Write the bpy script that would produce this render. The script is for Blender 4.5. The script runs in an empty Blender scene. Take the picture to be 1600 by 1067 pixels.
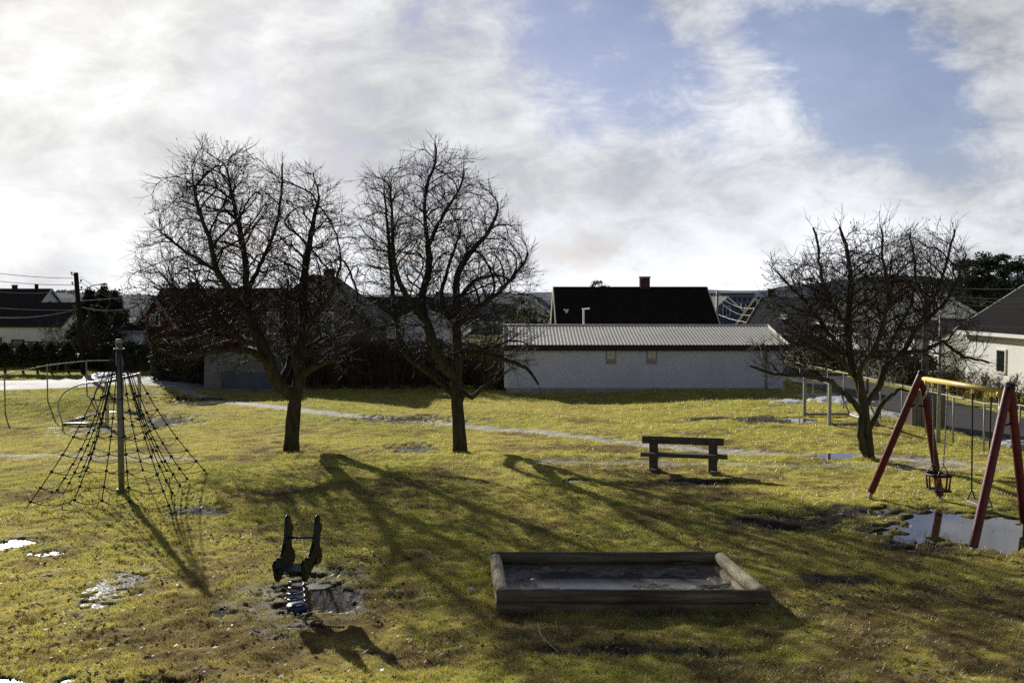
import bpy, math, random
import numpy as np
from mathutils import Vector, Matrix, Quaternion
PI = math.pi
R = math.radians
random.seed(7)
rs = np.random.RandomState(11)
S = bpy.context.scene
COL = S.collection

# ------------------------------------------------------------------ camera
F = 1555.6
TH = math.atan((533.5 - 465.0) / F)
CH = 4.0
cam = bpy.data.cameras.new('camera'); camo = bpy.data.objects.new('camera', cam); COL.objects.link(camo)
cam.lens = 35.0; cam.sensor_width = 36.0; cam.clip_end = 9000; cam.clip_start = 0.05
camo.location = (0, 0, CH); camo.rotation_euler = (PI/2 - TH, 0, 0)
S.camera = camo

def ray(px, py):
    u = (px - 800) / F; v = -(py - 533.5) / F
    return Vector((u, math.cos(TH) + v*math.sin(TH), -math.sin(TH) + v*math.cos(TH)))
def P(px, py, z=0.0):            # where the sight line meets the level z
    d = ray(px, py); t = (z - CH) / d.z
    return Vector((d.x*t, d.y*t, z))
def Q(px, py, Y):                # where the sight line is Y metres away
    d = ray(px, py); t = Y / d.y
    return Vector((d.x*t, Y, CH + d.z*t))

# ------------------------------------------------------------------ sun direction
AZ, EL = R(-29.0), R(20.8)       # azimuth from +Y towards +X, elevation
SUN = Vector((math.sin(AZ)*math.cos(EL), math.cos(AZ)*math.cos(EL), math.sin(EL)))

# ------------------------------------------------------------------ noise in numpy
def _h(ix, iy, seed):
    n = (ix.astype(np.int64)*374761393 + iy.astype(np.int64)*668265263 + seed*1274126177) & 0x7fffffff
    n = ((n ^ (n >> 13))*1274126177) & 0x7fffffff
    return ((n ^ (n >> 16)) & 0xffff) / 65535.0
def vnoise(x, y, seed=0):
    x = np.asarray(x, float); y = np.asarray(y, float)
    ix = np.floor(x); iy = np.floor(y); fx = x-ix; fy = y-iy
    fx = fx*fx*(3-2*fx); fy = fy*fy*(3-2*fy)
    a = _h(ix, iy, seed); b = _h(ix+1, iy, seed); c = _h(ix, iy+1, seed); d = _h(ix+1, iy+1, seed)
    return (a*(1-fx)+b*fx)*(1-fy) + (c*(1-fx)+d*fx)*fy
def fbm(x, y, seed=0, o=4):
    s = 0; a = 0.5; t = 0
    for k in range(o):
        s = s + a*vnoise(np.asarray(x)*2**k, np.asarray(y)*2**k, seed+k*17); t += a; a *= 0.5
    return s/t
def sst(a, b, x):
    t = np.clip((np.asarray(x, float)-a)/(b-a), 0, 1); return t*t*(3-2*t)

# ------------------------------------------------------------------ materials
def nt(m):
    m.use_nodes = True; t = m.node_tree; t.nodes.clear(); return t
def link(t, a, b): t.links.new(a, b)
def mat(name, c, rough=0.8, var=0.25, scale=6.0, bump=0.3, bscale=None, spec=0.3, metal=0.0, stretch=(1, 1, 1), c2=None, bdist=0.01, dirt=0.0):
    m = bpy.data.materials.new(name); t = nt(m); N = t.nodes.new
    tc = N('ShaderNodeTexCoord'); mp = N('ShaderNodeMapping'); mp.inputs['Scale'].default_value = stretch
    link(t, tc.outputs['Object'], mp.inputs['Vector'])
    nz = N('ShaderNodeTexNoise'); nz.inputs['Scale'].default_value = scale; nz.inputs['Detail'].default_value = 6; nz.inputs['Roughness'].default_value = 0.65
    link(t, mp.outputs[0], nz.inputs['Vector'])
    rp = N('ShaderNodeValToRGB'); e = rp.color_ramp.elements
    a = [max(0, x*(1-var)) for x in c]; b = [min(1, x*(1+var)) for x in (c2 or c)]
    e[0].position = 0.3; e[0].color = (*a, 1); e[1].position = 0.7; e[1].color = (*b, 1)
    link(t, nz.outputs[0], rp.inputs[0])
    p = N('ShaderNodeBsdfPrincipled'); o = N('ShaderNodeOutputMaterial')
    col = rp.outputs[0]
    if dirt > 0:
        n3 = N('ShaderNodeTexNoise'); n3.inputs['Scale'].default_value = scale*0.18; n3.inputs['Detail'].default_value = 4
        link(t, tc.outputs['Object'], n3.inputs['Vector'])
        mr = N('ShaderNodeMapRange'); mr.inputs[1].default_value = .4; mr.inputs[2].default_value = .7; mr.inputs[3].default_value = 0; mr.inputs[4].default_value = dirt
        link(t, n3.outputs[0], mr.inputs[0])
        mx = N('ShaderNodeMixRGB'); mx.blend_type = 'MULTIPLY'; link(t, mr.outputs[0], mx.inputs[0]); link(t, col, mx.inputs[1]); mx.inputs[2].default_value = (.35, .33, .28, 1)
        col = mx.outputs[0]
    link(t, col, p.inputs['Base Color'])
    p.inputs['Roughness'].default_value = rough; p.inputs['Metallic'].default_value = metal
    p.inputs['Specular IOR Level'].default_value = spec
    if bump > 0:
        n2 = N('ShaderNodeTexNoise'); n2.inputs['Scale'].default_value = bscale or scale*3; n2.inputs['Detail'].default_value = 5
        link(t, mp.outputs[0], n2.inputs['Vector'])
        bp = N('ShaderNodeBump'); bp.inputs['Strength'].default_value = bump; bp.inputs['Distance'].default_value = bdist
        link(t, n2.outputs[0], bp.inputs['Height']); link(t, bp.outputs[0], p.inputs['Normal'])
    link(t, p.outputs[0], o.inputs[0])
    return m
def wavemat(name, c, axis='Z', scale=8.0, var=0.25, bump=0.5, bdist=0.03, rough=0.7, second=None, profile='SAW', spec=.08):
    """rows of boards, tiles or bricks: a wave along one object axis, with noise"""
    m = bpy.data.materials.new(name); t = nt(m); N = t.nodes.new
    tc = N('ShaderNodeTexCoord')
    w = N('ShaderNodeTexWave'); w.wave_type = 'BANDS'; w.bands_direction = axis; w.wave_profile = profile
    w.inputs['Scale'].default_value = scale; w.inputs['Distortion'].default_value = 0.0
    link(t, tc.outputs['Object'], w.inputs['Vector'])
    nz = N('ShaderNodeTexNoise'); nz.inputs['Scale'].default_value = 3.0; nz.inputs['Detail'].default_value = 8; nz.inputs['Roughness'].default_value = .7
    link(t, tc.outputs['Object'], nz.inputs['Vector'])
    h = w.outputs['Fac']
    if second:
        w2 = N('ShaderNodeTexWave'); w2.bands_direction = second[0]; w2.wave_profile = 'SIN'; w2.inputs['Scale'].default_value = second[1]
        link(t, tc.outputs['Object'], w2.inputs['Vector'])
        ma = N('ShaderNodeMath'); ma.operation = 'MULTIPLY_ADD'; link(t, w2.outputs['Fac'], ma.inputs[0]); ma.inputs[1].default_value = .6; link(t, h, ma.inputs[2]); h = ma.outputs[0]
    rp = N('ShaderNodeValToRGB'); e = rp.color_ramp.elements
    e[0].position = 0.3; e[0].color = (*[x*(1-var) for x in c], 1); e[1].position = 0.72; e[1].color = (*[min(1, x*(1+var)) for x in c], 1)
    link(t, nz.outputs[0], rp.inputs[0])
    mr = N('ShaderNodeMapRange'); mr.inputs[1].default_value = 0; mr.inputs[2].default_value = .15; mr.inputs[3].default_value = .45; mr.inputs[4].default_value = 1
    link(t, w.outputs['Fac'], mr.inputs[0])
    mx = N('ShaderNodeMixRGB'); mx.blend_type = 'MULTIPLY'; mx.inputs[0].default_value = .3 if 'white' in name else .7
    link(t, rp.outputs[0], mx.inputs[1]); link(t, mr.outputs[0], mx.inputs[2])
    p = N('ShaderNodeBsdfPrincipled'); o = N('ShaderNodeOutputMaterial')
    link(t, mx.outputs[0], p.inputs['Base Color']); p.inputs['Roughness'].default_value = rough; p.inputs['Specular IOR Level'].default_value = spec
    bp = N('ShaderNodeBump'); bp.inputs['Strength'].default_value = bump; bp.inputs['Distance'].default_value = bdist
    link(t, h, bp.inputs['Height']); link(t, bp.outputs[0], p.inputs['Normal'])
    link(t, p.outputs[0], o.inputs[0])
    return m

M = {}
M['bark'] = mat('bark', (.038, .03, .022), .85, .45, 9, .9, 22, .15, stretch=(1, 1, .25), bdist=.03, c2=(.055, .05, .032))
M['twig'] = mat('twig', (.03, .023, .017), .7, .35, 12, 0, spec=.25)
M['bark3'] = mat('bark_tree3', (.05, .04, .028), .85, .5, 9, .9, 22, .15, stretch=(1, 1, .25), bdist=.03, c2=(.075, .07, .04))
M['twig3'] = mat('twig3', (.042, .033, .022), .7, .35, 12, 0, spec=.25)
M['graywood'] = mat('gray_wood', (.1, .085, .062), .75, .4, 4, .6, 10, .25, stretch=(.25, 5, 5), bdist=.006)
M['log'] = mat('log_wood_shaded', (.19, .155, .10), .8, .6, 5, .6, 12, .2, stretch=(.3, 5, 5), bdist=.01, dirt=.7)  # front and back logs, backlit shade put into the colour
M['log_y'] = mat('log_wood_sunlit', (.68, .6, .43), .8, .3, 5, .6, 12, .2, stretch=(5, .3, 5), bdist=.01, dirt=.35)  # sunlit copy of the log wood, sun brightness put into the colour
M['redwood'] = mat('red_stain', (.15, .026, .026), .5, .35, 6, .4, 14, .35, stretch=(2.5, 2.5, .4), bdist=.008, dirt=.4)
M['yellow'] = mat('yellow_paint', (.85, .66, .2), .4, .12, 8, .15, 30, .4, dirt=.15)
M['galv'] = mat('galvanised', (.42, .43, .44), .42, .2, 12, .1, 40, .5, metal=.7)
M['galvdull'] = mat('galvanised_dull', (.34, .33, .31), .6, .25, 12, .1, 40, .4, metal=.2)
M['mastm'] = mat('mast_metal', (.2, .19, .18), .5, .2, 12, .1, 40, .4, metal=.3)
M['black'] = mat('black_rubber', (.014, .014, .015), .55, .3, 20, .1, 60, .35)
M['rope'] = mat('rope_fibre', (.016, .015, .014), .75, .3, 60, .3, 120, .2)
M['chain'] = mat('chain_steel', (.25, .25, .25), .45, .3, 60, 0, metal=.8)
M['toygreen'] = mat('green_panel', (.008, .016, .013), .4, .3, 5, .08, 30, .35)
M['toyred'] = mat('red_panel', (.2, .012, .012), .4, .2, 5, .08, 30, .4)
M['toyblue'] = mat('blue_paint', (.035, .055, .14), .4, .25, 9, .1, 30, .45)
M['orange'] = mat('orange_bar', (.32, .085, .03), .5, .25, 9, .1, 30, .4)
M['plaster'] = mat('grey_plaster', (.68, .69, .8), .9, .07, .8, .0, 14, .15, bdist=.02, dirt=.25)
M['plinth'] = mat('concrete', (.4, .39, .37), .9, .2, 3, .4, 12, .15, bdist=.01, dirt=.4)
M['fascia'] = mat('dark_fascia', (.02, .018, .017), .6, .2, 3, .1)
M['sheet'] = mat('roof_sheet', (.74, .71, .63), .42, .1, 1.2, .05, 6, .5, dirt=.2)
M['trimdull'] = mat('dull_white_paint', (.34, .33, .31), .7, .15, 3, .1)
M['white'] = mat('white_paint', (.8, .79, .75), .6, .06, 3, .1, 20, .3)
M['whiteb'] = wavemat('white_boards', (.9, .9, .88), 'Z', 3.0, .06, .5, .02, .6)
M['whitev'] = wavemat('white_upright_boards', (.8, .79, .75), 'X', 3.0, .06, .4, .02, .6)
M['whitedull'] = mat('white_render', (.85, .85, .86), .8, .08, 2, .2, 14, .2, dirt=.25)
M['greywall'] = mat('grey_wall', (.3, .29, .28), .85, .12, 2, .2, 14, .2, dirt=.2)
M['darkwall'] = wavemat('dark_boards', (.13, .11, .095), 'X', 3.0, .25, .5, .02, .75)
M['redwall'] = wavemat('red_boards', (.13, .026, .02), 'X', 3.0, .25, .5, .02, .75)
M['tile'] = wavemat('dark_tiles', (.03, .025, .023), 'Z', 2.6, .3, .8, .04, .9, ('X', 3.2))
M['tile2'] = wavemat('charcoal_tiles', (.013, .0125, .013), 'Z', 2.6, .3, .8, .04, .9, ('Y', 3.2))
M['tilefar'] = wavemat('hazed_dark_tiles', (.05, .047, .046), 'Z', 2.6, .3, .8, .04, .9, ('X', 3.2))  # dark tiles of the farther roofs, lightened to paint in glare haze
M['tilebrown'] = wavemat('brown_tiles', (.026, .019, .016), 'Z', 2.4, .3, .8, .04, .9, ('X', 3.2))
M['tilered'] = wavemat('red_tiles', (.085, .045, .034), 'Z', 2.6, .25, .6, .04, .7, ('X', 3.2))
M['tilegrey'] = wavemat('grey_tiles', (.13, .13, .135), 'Z', 2.6, .2, .6, .04, .7, ('X', 3.2))
M['brick'] = wavemat('chimney_brick', (.07, .042, .034), 'Z', 4.0, .35, .6, .01, .85)
M['glass'] = mat('window_glass', (.02, .022, .026), .08, .1, 1, 0, spec=.6)
M['hazeblock'] = mat('hazy_concrete', (.22, .24, .28), .9, .1, .1, 0)  # distance haze painted into the base colour, as in the other hazy ones
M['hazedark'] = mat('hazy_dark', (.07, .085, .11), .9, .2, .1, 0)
M['pole'] = mat('tarred_pole', (.022, .018, .015), .8, .3, 9, .4, 20, .2, stretch=(2, 2, .2))
M['wire'] = mat('wire', (.25, .25, .25), .4, .1, 9, 0, metal=.4)
M['wiredark'] = mat('wire_dark', (.03, .03, .03), .5, .1, 9, 0)
M['tarp'] = mat('grey_tarpaulin', (.22, .215, .205), .75, .2, 2.0, .6, 3.5, .3, bdist=.06, dirt=.4)
M['bluetarp'] = mat('blue_grey_tarpaulin', (.1, .11, .16), .7, .2, 2, .5, 4, .3, bdist=.05)
M['asphalt'] = mat('asphalt', (.06, .058, .056), .75, .25, 3, .3, 60, .3, dirt=.4)
M['iceroad'] = mat('icy_asphalt', (.5, .49, .47), 0.75, .35, .6, .2, 8, .06, bdist=.02, c2=(.8, .79, .77))
M['snow'] = mat('old_snow', (.72, .73, .75), .55, .12, 4, .5, 14, .4, bdist=.03)
M['stone'] = mat('stone', (.3, .28, .25), .7, .25, 14, .3, 40, .3)
M['paper'] = mat('paper', (.75, .75, .75), .7, .1, 30, .2, 60, .2)
M['plank'] = mat('weathered_planks', (.22, .19, .15), .85, .35, 4, .6, 12, .2, stretch=(6, 6, .4), bdist=.01)
M['trampoline'] = mat('trampoline_mat', (.015, .02, .06), .6, .2, 5, .05)

def leafmat(name, c, c2, trans=.35):
    m = bpy.data.materials.new(name); t = nt(m); N = t.nodes.new
    g = N('ShaderNodeNewGeometry'); rp = N('ShaderNodeValToRGB'); e = rp.color_ramp.elements
    e[0].color = (*c, 1); e[1].color = (*c2, 1)
    link(t, g.outputs['Random Per Island'], rp.inputs[0])
    d = N('ShaderNodeBsdfDiffuse'); tr = N('ShaderNodeBsdfTranslucent'); mx = N('ShaderNodeMixShader'); mx.inputs[0].default_value = trans
    link(t, rp.outputs[0], d.inputs[0]); link(t, rp.outputs[0], tr.inputs[0]); link(t, d.outputs[0], mx.inputs[1]); link(t, tr.outputs[0], mx.inputs[2])
    gl = N('ShaderNodeBsdfGlossy'); gl.inputs['Roughness'].default_value = .4; gl.inputs[0].default_value = (.6, .6, .6, 1)
    m2 = N('ShaderNodeMixShader'); m2.inputs[0].default_value = .04; link(t, mx.outputs[0], m2.inputs[1]); link(t, gl.outputs[0], m2.inputs[2])
    o = N('ShaderNodeOutputMaterial'); link(t, m2.outputs[0], o.inputs[0]); return m
M['evergreen'] = leafmat('evergreen', (.022, .028, .014), (.06, .065, .028))
M['evergreenlit'] = leafmat('evergreen_light', (.02, .03, .01), (.07, .08, .025))
M['pine'] = leafmat('pine_needles', (.012, .022, .012), (.04, .055, .025))
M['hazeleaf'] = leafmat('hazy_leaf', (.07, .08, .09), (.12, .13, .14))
M['brownleaf'] = leafmat('brown_leaf', (.06, .035, .018), (.16, .1, .05), .3)
M['deadleaf'] = leafmat('dead_leaf', (.07, .035, .015), (.6, .5, .36), .25)
M['drytwig'] = mat('dry_twig', (.075, .056, .04), .8, .35, 9, 0)
M['drytwiglit'] = mat('dry_twig_light', (.16, .11, .055), .8, .35, 9, 0)

# ------------------------------------------------------------------ objects
ORG = {}
def link_obj(o): COL.objects.link(o); return o
def tag(o, label=None, cat=None, group=None, kind=None):
    if label: o['label'] = label
    if cat: o['category'] = cat
    if group: o['group'] = group
    if kind: o['kind'] = kind
    return o
def thing(name, label, cat, loc=(0, 0, 0), group=None):
    o = link_obj(bpy.data.objects.new(name, None)); o.location = loc; o.empty_display_size = .2
    ORG[o.name] = Vector(loc); return tag(o, label, cat, group)
class MB:
    def __init__(s): s.v = []; s.f = []
    def add(s, vs, fs):
        k = len(s.v); s.v += [tuple(v) for v in vs]; s.f += [tuple(i+k for i in f) for f in fs]; return s
    def box(s, c, d, rot=None):
        c = Vector(c); h = [x/2 for x in d]; vs = []
        for x in (-1, 1):
            for y in (-1, 1):
                for z in (-1, 1):
                    p = Vector((x*h[0], y*h[1], z*h[2]))
                    if rot is not None: p = rot @ p
                    vs.append(c+p)
        return s.add(vs, [(0, 1, 3, 2), (4, 6, 7, 5), (0, 4, 5, 1), (2, 3, 7, 6), (0, 2, 6, 4), (1, 5, 7, 3)])
    def beam(s, a, b, w, h, up=(0, 0, 1)):
        a = Vector(a); b = Vector(b); d = (b-a).normalized(); u = Vector(up); sx = d.cross(u).normalized(); u2 = sx.cross(d).normalized()
        vs = []
        for p in (a, b):
            for i, j in ((-1, -1), (1, -1), (1, 1), (-1, 1)): vs.append(p + sx*w/2*i + u2*h/2*j)
        return s.add(vs, [(0, 3, 2, 1), (4, 5, 6, 7), (0, 1, 5, 4), (1, 2, 6, 5), (2, 3, 7, 6), (3, 0, 4, 7)])
    def tube(s, pts, rad, n=8, cap=True, jit=0):
        pts = [Vector(p) for p in pts]
        if not hasattr(rad, '__len__'): rad = [rad]*len(pts)
        k = len(s.v); t0 = (pts[1]-pts[0]).normalized()
        a = Vector((0, 0, 1)) if abs(t0.z) < .9 else Vector((1, 0, 0))
        u = t0.cross(a).normalized(); L = len(pts)
        for i, p in enumerate(pts):
            if i == 0: t = t0
            elif i == L-1: t = (pts[i]-pts[i-1])
            else: t = (pts[i+1]-pts[i-1])
            if t.length < 1e-9: t = t0
            t = t.normalized(); u = (u - t*u.dot(t))
            if u.length < 1e-6: u = t.orthogonal()
            u = u.normalized(); w = t.cross(u)
            for j in range(n):
                an = 2*PI*j/n; r = rad[i]*(1+(random.uniform(-jit, jit) if jit else 0))
                s.v.append(tuple(p + (u*math.cos(an) + w*math.sin(an))*r))
        for i in range(L-1):
            for j in range(n):
                s.f.append((k+i*n+j, k+i*n+(j+1) % n, k+(i+1)*n+(j+1) % n, k+(i+1)*n+j))
        if cap:
            s.f.append(tuple(k+j for j in reversed(range(n)))); s.f.append(tuple(k+(L-1)*n+j for j in range(n)))
        return s
    def prism(s, poly, axis_a, axis_b, org, ext):
        """polygon (list of (a,b)) in the plane axis_a/axis_b at org, pushed along ext"""
        A = Vector(axis_a); B = Vector(axis_b); O = Vector(org); E = Vector(ext); n = len(poly)
        vs = [O + A*a + B*b for a, b in poly]; vs += [v+E for v in vs]
        fs = [tuple(range(n)), tuple(reversed(range(n, 2*n)))] + [(i, i+n, (i+1) % n + n, (i+1) % n) for i in range(n)]
        return s.add(vs, fs)
    def build(s, name, m, parent=None, smooth=False, org=None):
        me = bpy.data.meshes.new(name)
        o = ORG[parent.name] if parent is not None else Vector(org or (0, 0, 0))
        me.from_pydata([(v[0]-o.x, v[1]-o.y, v[2]-o.z) for v in s.v], [], s.f); me.update()
        if smooth: me.polygons.foreach_set('use_smooth', [True]*len(me.polygons))
        me.materials.append(m)
        ob = link_obj(bpy.data.objects.new(name, me)); ORG[ob.name] = o.copy()
        if parent is not None: ob.parent = parent
        else: ob.location = o
        return ob
def bevel(o, w=.01, seg=2):
    b = o.modifiers.new('b', 'BEVEL'); b.width = w; b.segments = seg; b.limit_method = 'ANGLE'; return o
def fast_mesh(name, V, Fq, m, col=None, smooth=False):
    """numpy arrays -> object; Fq is (n,k)"""
    me = bpy.data.meshes.new(name); n = len(V); k = Fq.shape[1]; nf = len(Fq)
    me.vertices.add(n); me.vertices.foreach_set('co', np.ascontiguousarray(V, np.float32).ravel())
    me.loops.add(nf*k); me.loops.foreach_set('vertex_index', np.ascontiguousarray(Fq, np.int32).ravel())
    me.polygons.add(nf); me.polygons.foreach_set('loop_start', np.arange(0, nf*k, k, dtype=np.int32))
    if smooth: me.polygons.foreach_set('use_smooth', np.ones(nf, bool))
    me.update(calc_edges=True)
    for nm, arr in (col or {}).items():
        at = me.attributes.new(nm, 'FLOAT_COLOR', 'POINT'); at.data.foreach_set('color', np.ascontiguousarray(arr, np.float32).ravel())
    me.materials.append(m); return link_obj(bpy.data.objects.new(name, me))

# ------------------------------------------------------------------ terrain
def terr(x, y):
    x = np.asarray(x, float); y = np.asarray(y, float)
    drop = .32 - .17*sst(3, 9, x)
    z = -drop*sst(25.1, 26.0, y + .5*(fbm(x*.5, y*0+3, 5)-.5)) + .05*np.exp(-((y-24.9)/.35)**2)*sst(5, 1, x)
    z = z + .48*sst(34.2, 38.6, y)*sst(-12.5, -17, x)
    z = z - 1.3*sst(56, 75, y)*sst(-12, -22, x) - 2.5*sst(120, 400, y)
    return z
# puddles: centre px, half sizes px, rotation, kind
PUD = []
def pud(px, py, hx, hy, rough=.03, rot=0.0, z=0.0, sun=False):
    c = P(px, py, z); rx = abs(P(px+hx, py, z).x - c.x); ry = abs(P(px, py-hy, z).y - P(px, py+hy, z).y)/2
    PUD.append((c.x, c.y, rx, ry, rot, rough))
pud(1505, 826, 122, 33, .02)                 # under the swings
pud(486, 927, 74, 34, .015)                   # round the spring toy
pud(190, 914, 34, 20, .24, 0.0)
pud(26, 848, 26, 6, .24)
pud(66, 864, 22, 5, .24)
pud(95, 695, 24, 6, .2)
pud(50, 1060, 60, 5, .24)
pud(230, 1066, 50, 8, .2)
pud(345, 955, 16, 4, .24)
pud(640, 699, 40, 6, .15, 0, -.3)
pud(640, 654, 75, 4, .15, -.15, -.31)
pud(1320, 718, 52, 4, .03, -.05, -.1)
pud(902, 749, 16, 3, .08)
pud(1252, 657, 18, 4, .05, 0, -.2)
pud(255, 656, 40, 7, .18, .3, -.3)
pud(155, 668, 40, 5, .2, 0, -.3)
pud(292, 627, 38, 5, .2, .0, -.28)
PUD = [p for p in PUD]
SBX = (-.2, 3.2, 12.5, 14.45)                # sandbox footprint

def seg_d(x, y, pts):
    d = np.full(np.shape(x), 1e9)
    for (ax, ay), (bx, by) in zip(pts[:-1], pts[1:]):
        vx, vy = bx-ax, by-ay; t = np.clip(((x-ax)*vx + (y-ay)*vy)/(vx*vx+vy*vy), 0, 1)
        d = np.minimum(d, np.hypot(x-ax-t*vx, y-ay-t*vy))
    return d
def gp(px, py, z=0): v = P(px, py, z); return (v.x, v.y)
PATH1 = [gp(250, 607, -.2), gp(330, 622, -.3), gp(450, 638, -.32), gp(560, 650, -.32), gp(720, 664, -.32), gp(860, 676, -.3), gp(1000, 690, -.25), gp(1150, 704, -.2), gp(1340, 719, -.12), gp(1480, 727, -.1)]
PATH2 = [gp(-60, 714), gp(150, 715), gp(300, 717)]
PATH3 = [gp(840, 721), gp(980, 723), gp(1140, 724), gp(1330, 727), gp(1650, 730)]
ROADL = [(-80, 37.0), (-40, 41.0), (-22, 43.9), (-14.5, 48.2)]
ROADR = [(15.8, 4), (15.8, 60), (16.2, 110)]
MUD = [(*gp(1240, 815), 1.7, .8), (*gp(1340, 800), 1.2, .6), (*gp(1300, 903), .55, .35), (*gp(1075, 752), 1.1, .5), (*gp(1000, 1015), 1.5, .25), (*gp(1190, 660, -.25), 1.2, 1.2), (*gp(1110, 655, -.25), 1.0, .5),
       (*gp(300, 800), .6, .5)]
def fields(x, y):
    """water mask, bare-earth mask, path mask, road mask"""
    n1 = fbm(x*1.3, y*1.3, 31)-.5; n2 = fbm(x*5, y*5, 41)-.5; n3 = fbm(x*11, y*11, 43, 3)-.5
    w = np.zeros(np.shape(x)); halo = np.zeros(np.shape(x))
    for cx, cy, rx, ry, ro, _ in PUD:
        c, s = math.cos(ro), math.sin(ro); dx = x-cx; dy = y-cy
        r = np.hypot((dx*c+dy*s)/rx, (-dx*s+dy*c)/ry) + (n1*1.2 + n2*1.1 + (n3*2.2 if _ > .12 else 0))*(1.7 if _ > .12 else (1.0 if _ == .015 else 1.05))
        w = np.maximum(w, sst(1.1, .9, r)); halo = np.maximum(halo, sst(1.42 if _ != .015 else 1.7, 1.0, r))
    mud = np.zeros(np.shape(x))
    for cx, cy, rx, ry in MUD:
        r = np.hypot((x-cx)/rx, (y-cy)/ry) + n1*1.1 + n2*.9; mud = np.maximum(mud, sst(1.25, .5, r))
    d1 = seg_d(x, y, PATH1) + n2*.5 + n1*.4; d2 = seg_d(x, y, PATH2) + n2*.5 + n1*.3; d3 = seg_d(x, y, PATH3) + n2*.5 + n1*.6
    path = np.maximum.reduce([sst(.56, .22, d1),   .6*sst(.4, .1, d2), .55*sst(.45, .1, d3)])
    road = np.maximum(sst(2.9, 2.5, seg_d(x, y, ROADL)), sst(2.1, 1.8, seg_d(x, y, ROADR)))
    return w, halo, mud, path, road
def gz(x, y, full=True):
    x = np.asarray(x, float); y = np.asarray(y, float)
    z = terr(x, y); w, halo, mud, path, road = fields(x, y)
    near = sst(60, 30, y)
    nz = (.07*(fbm(x*.35, y*.35, 1)-.5) + (.05*(fbm(x*1.6, y*1.6, 2)-.5) + .075*(fbm(x*4.5, y*4.5, 3, 3)-.5))*near)*(1-.7*halo)*(1-road)
    z = z + nz - .02*path - .035*mud*fbm(x*4, y*4, 9)
    for cx, cy, rx, ry, ro, _ in PUD:
        c, s = math.cos(ro), math.sin(ro); dx = x-cx; dy = y-cy
        loc = sst(1.9, 1.5, np.hypot((dx*c+dy*s)/rx, (-dx*s+dy*c)/ry))
        L = float(terr(cx, cy)) - .035
        z = z*(1-loc*w) + (L - .03 + .025*(fbm(x*3, y*3, 77)-.5))*loc*w
    z = z - .05*road
    inb = sst(.02, .1, x-SBX[0])*sst(.02, .1, SBX[1]-x)*sst(.02, .1, y-SBX[2])*sst(.02, .1, SBX[3]-y)
    return z - .12*inb
def g1(x, y): return float(gz(np.array([x]), np.array([y]))[0])

# ground sheet: fan grid that reaches the horizon
ys = [3.0]
while ys[-1] < 6500: ys.append(ys[-1] + max(.03, ys[-1]*(.0036 if ys[-1] < 55 else .03)))
ys = np.array(ys); us = np.linspace(-1.0, 1.0, 520); us = np.sign(us)*(np.abs(us)*.62 + .55*np.abs(us)**5)
GX = us[None, :]*(ys[:, None]+3.0); GY = np.repeat(ys[:, None], len(us), 1)
gx, gy = GX.ravel(), GY.ravel()
gZ = gz(gx, gy)
w_, ha_, mu_, pa_, ro_ = fields(gx, gy)
nr, nc = GX.shape
idx = np.arange(nr*nc).reshape(nr, nc)
GF = np.stack([idx[:-1, :-1], idx[:-1, 1:], idx[1:, 1:], idx[1:, :-1]], -1).reshape(-1, 4)
def grass_tone(x, y):
    a = fbm(x*.28, y*.28, 51); b = fbm(x*1.1, y*1.1, 52); c = fbm(x*4.5, y*4.5, 53)
    t = np.clip((a-.5)*2.2 + (b-.5)*1.5 + (c-.5)*.9 + .5, 0, 1)
    far = sst(26, 40, y); right = sst(3, 11, x)
    green = np.clip(t*.85 + .12*far + .28*right*far + .5*sst(-13, -17, x)*sst(32, 37, y), 0, 1)
    brown = np.clip(.22*sst(19, 11, y) + (fbm(x*.7, y*.7, 61)-.44)*3.0*(1-.55*far) + (fbm(x*3, y*3, 62)-.55)*2.2, 0, 1)  # brown patches, plus tree shade painted as extra brown on the near lawn
    return green, brown
gr, brn = grass_tone(gx, gy)
def mixc(a, b, t): return a*(1-t[:, None]) + b*t[:, None]
A3 = lambda *c: np.array([c], float)
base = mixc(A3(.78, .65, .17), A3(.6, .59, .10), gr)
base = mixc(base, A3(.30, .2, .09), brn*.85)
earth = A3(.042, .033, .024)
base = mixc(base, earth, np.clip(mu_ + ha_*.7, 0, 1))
base = mixc(base, A3(.78, .74, .66), pa_*.95)  # wet glare on the path painted in as pale colour
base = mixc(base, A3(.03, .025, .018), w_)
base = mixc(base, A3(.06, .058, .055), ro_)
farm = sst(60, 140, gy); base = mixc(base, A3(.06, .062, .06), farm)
wet = np.clip(ha_*.9 + pa_*.55 + mu_*.45, 0, 1)
cols = np.concatenate([base, np.ones((len(base), 1))], 1)
wcol = np.stack([wet, mu_, pa_, np.ones_like(wet)], 1)

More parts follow.
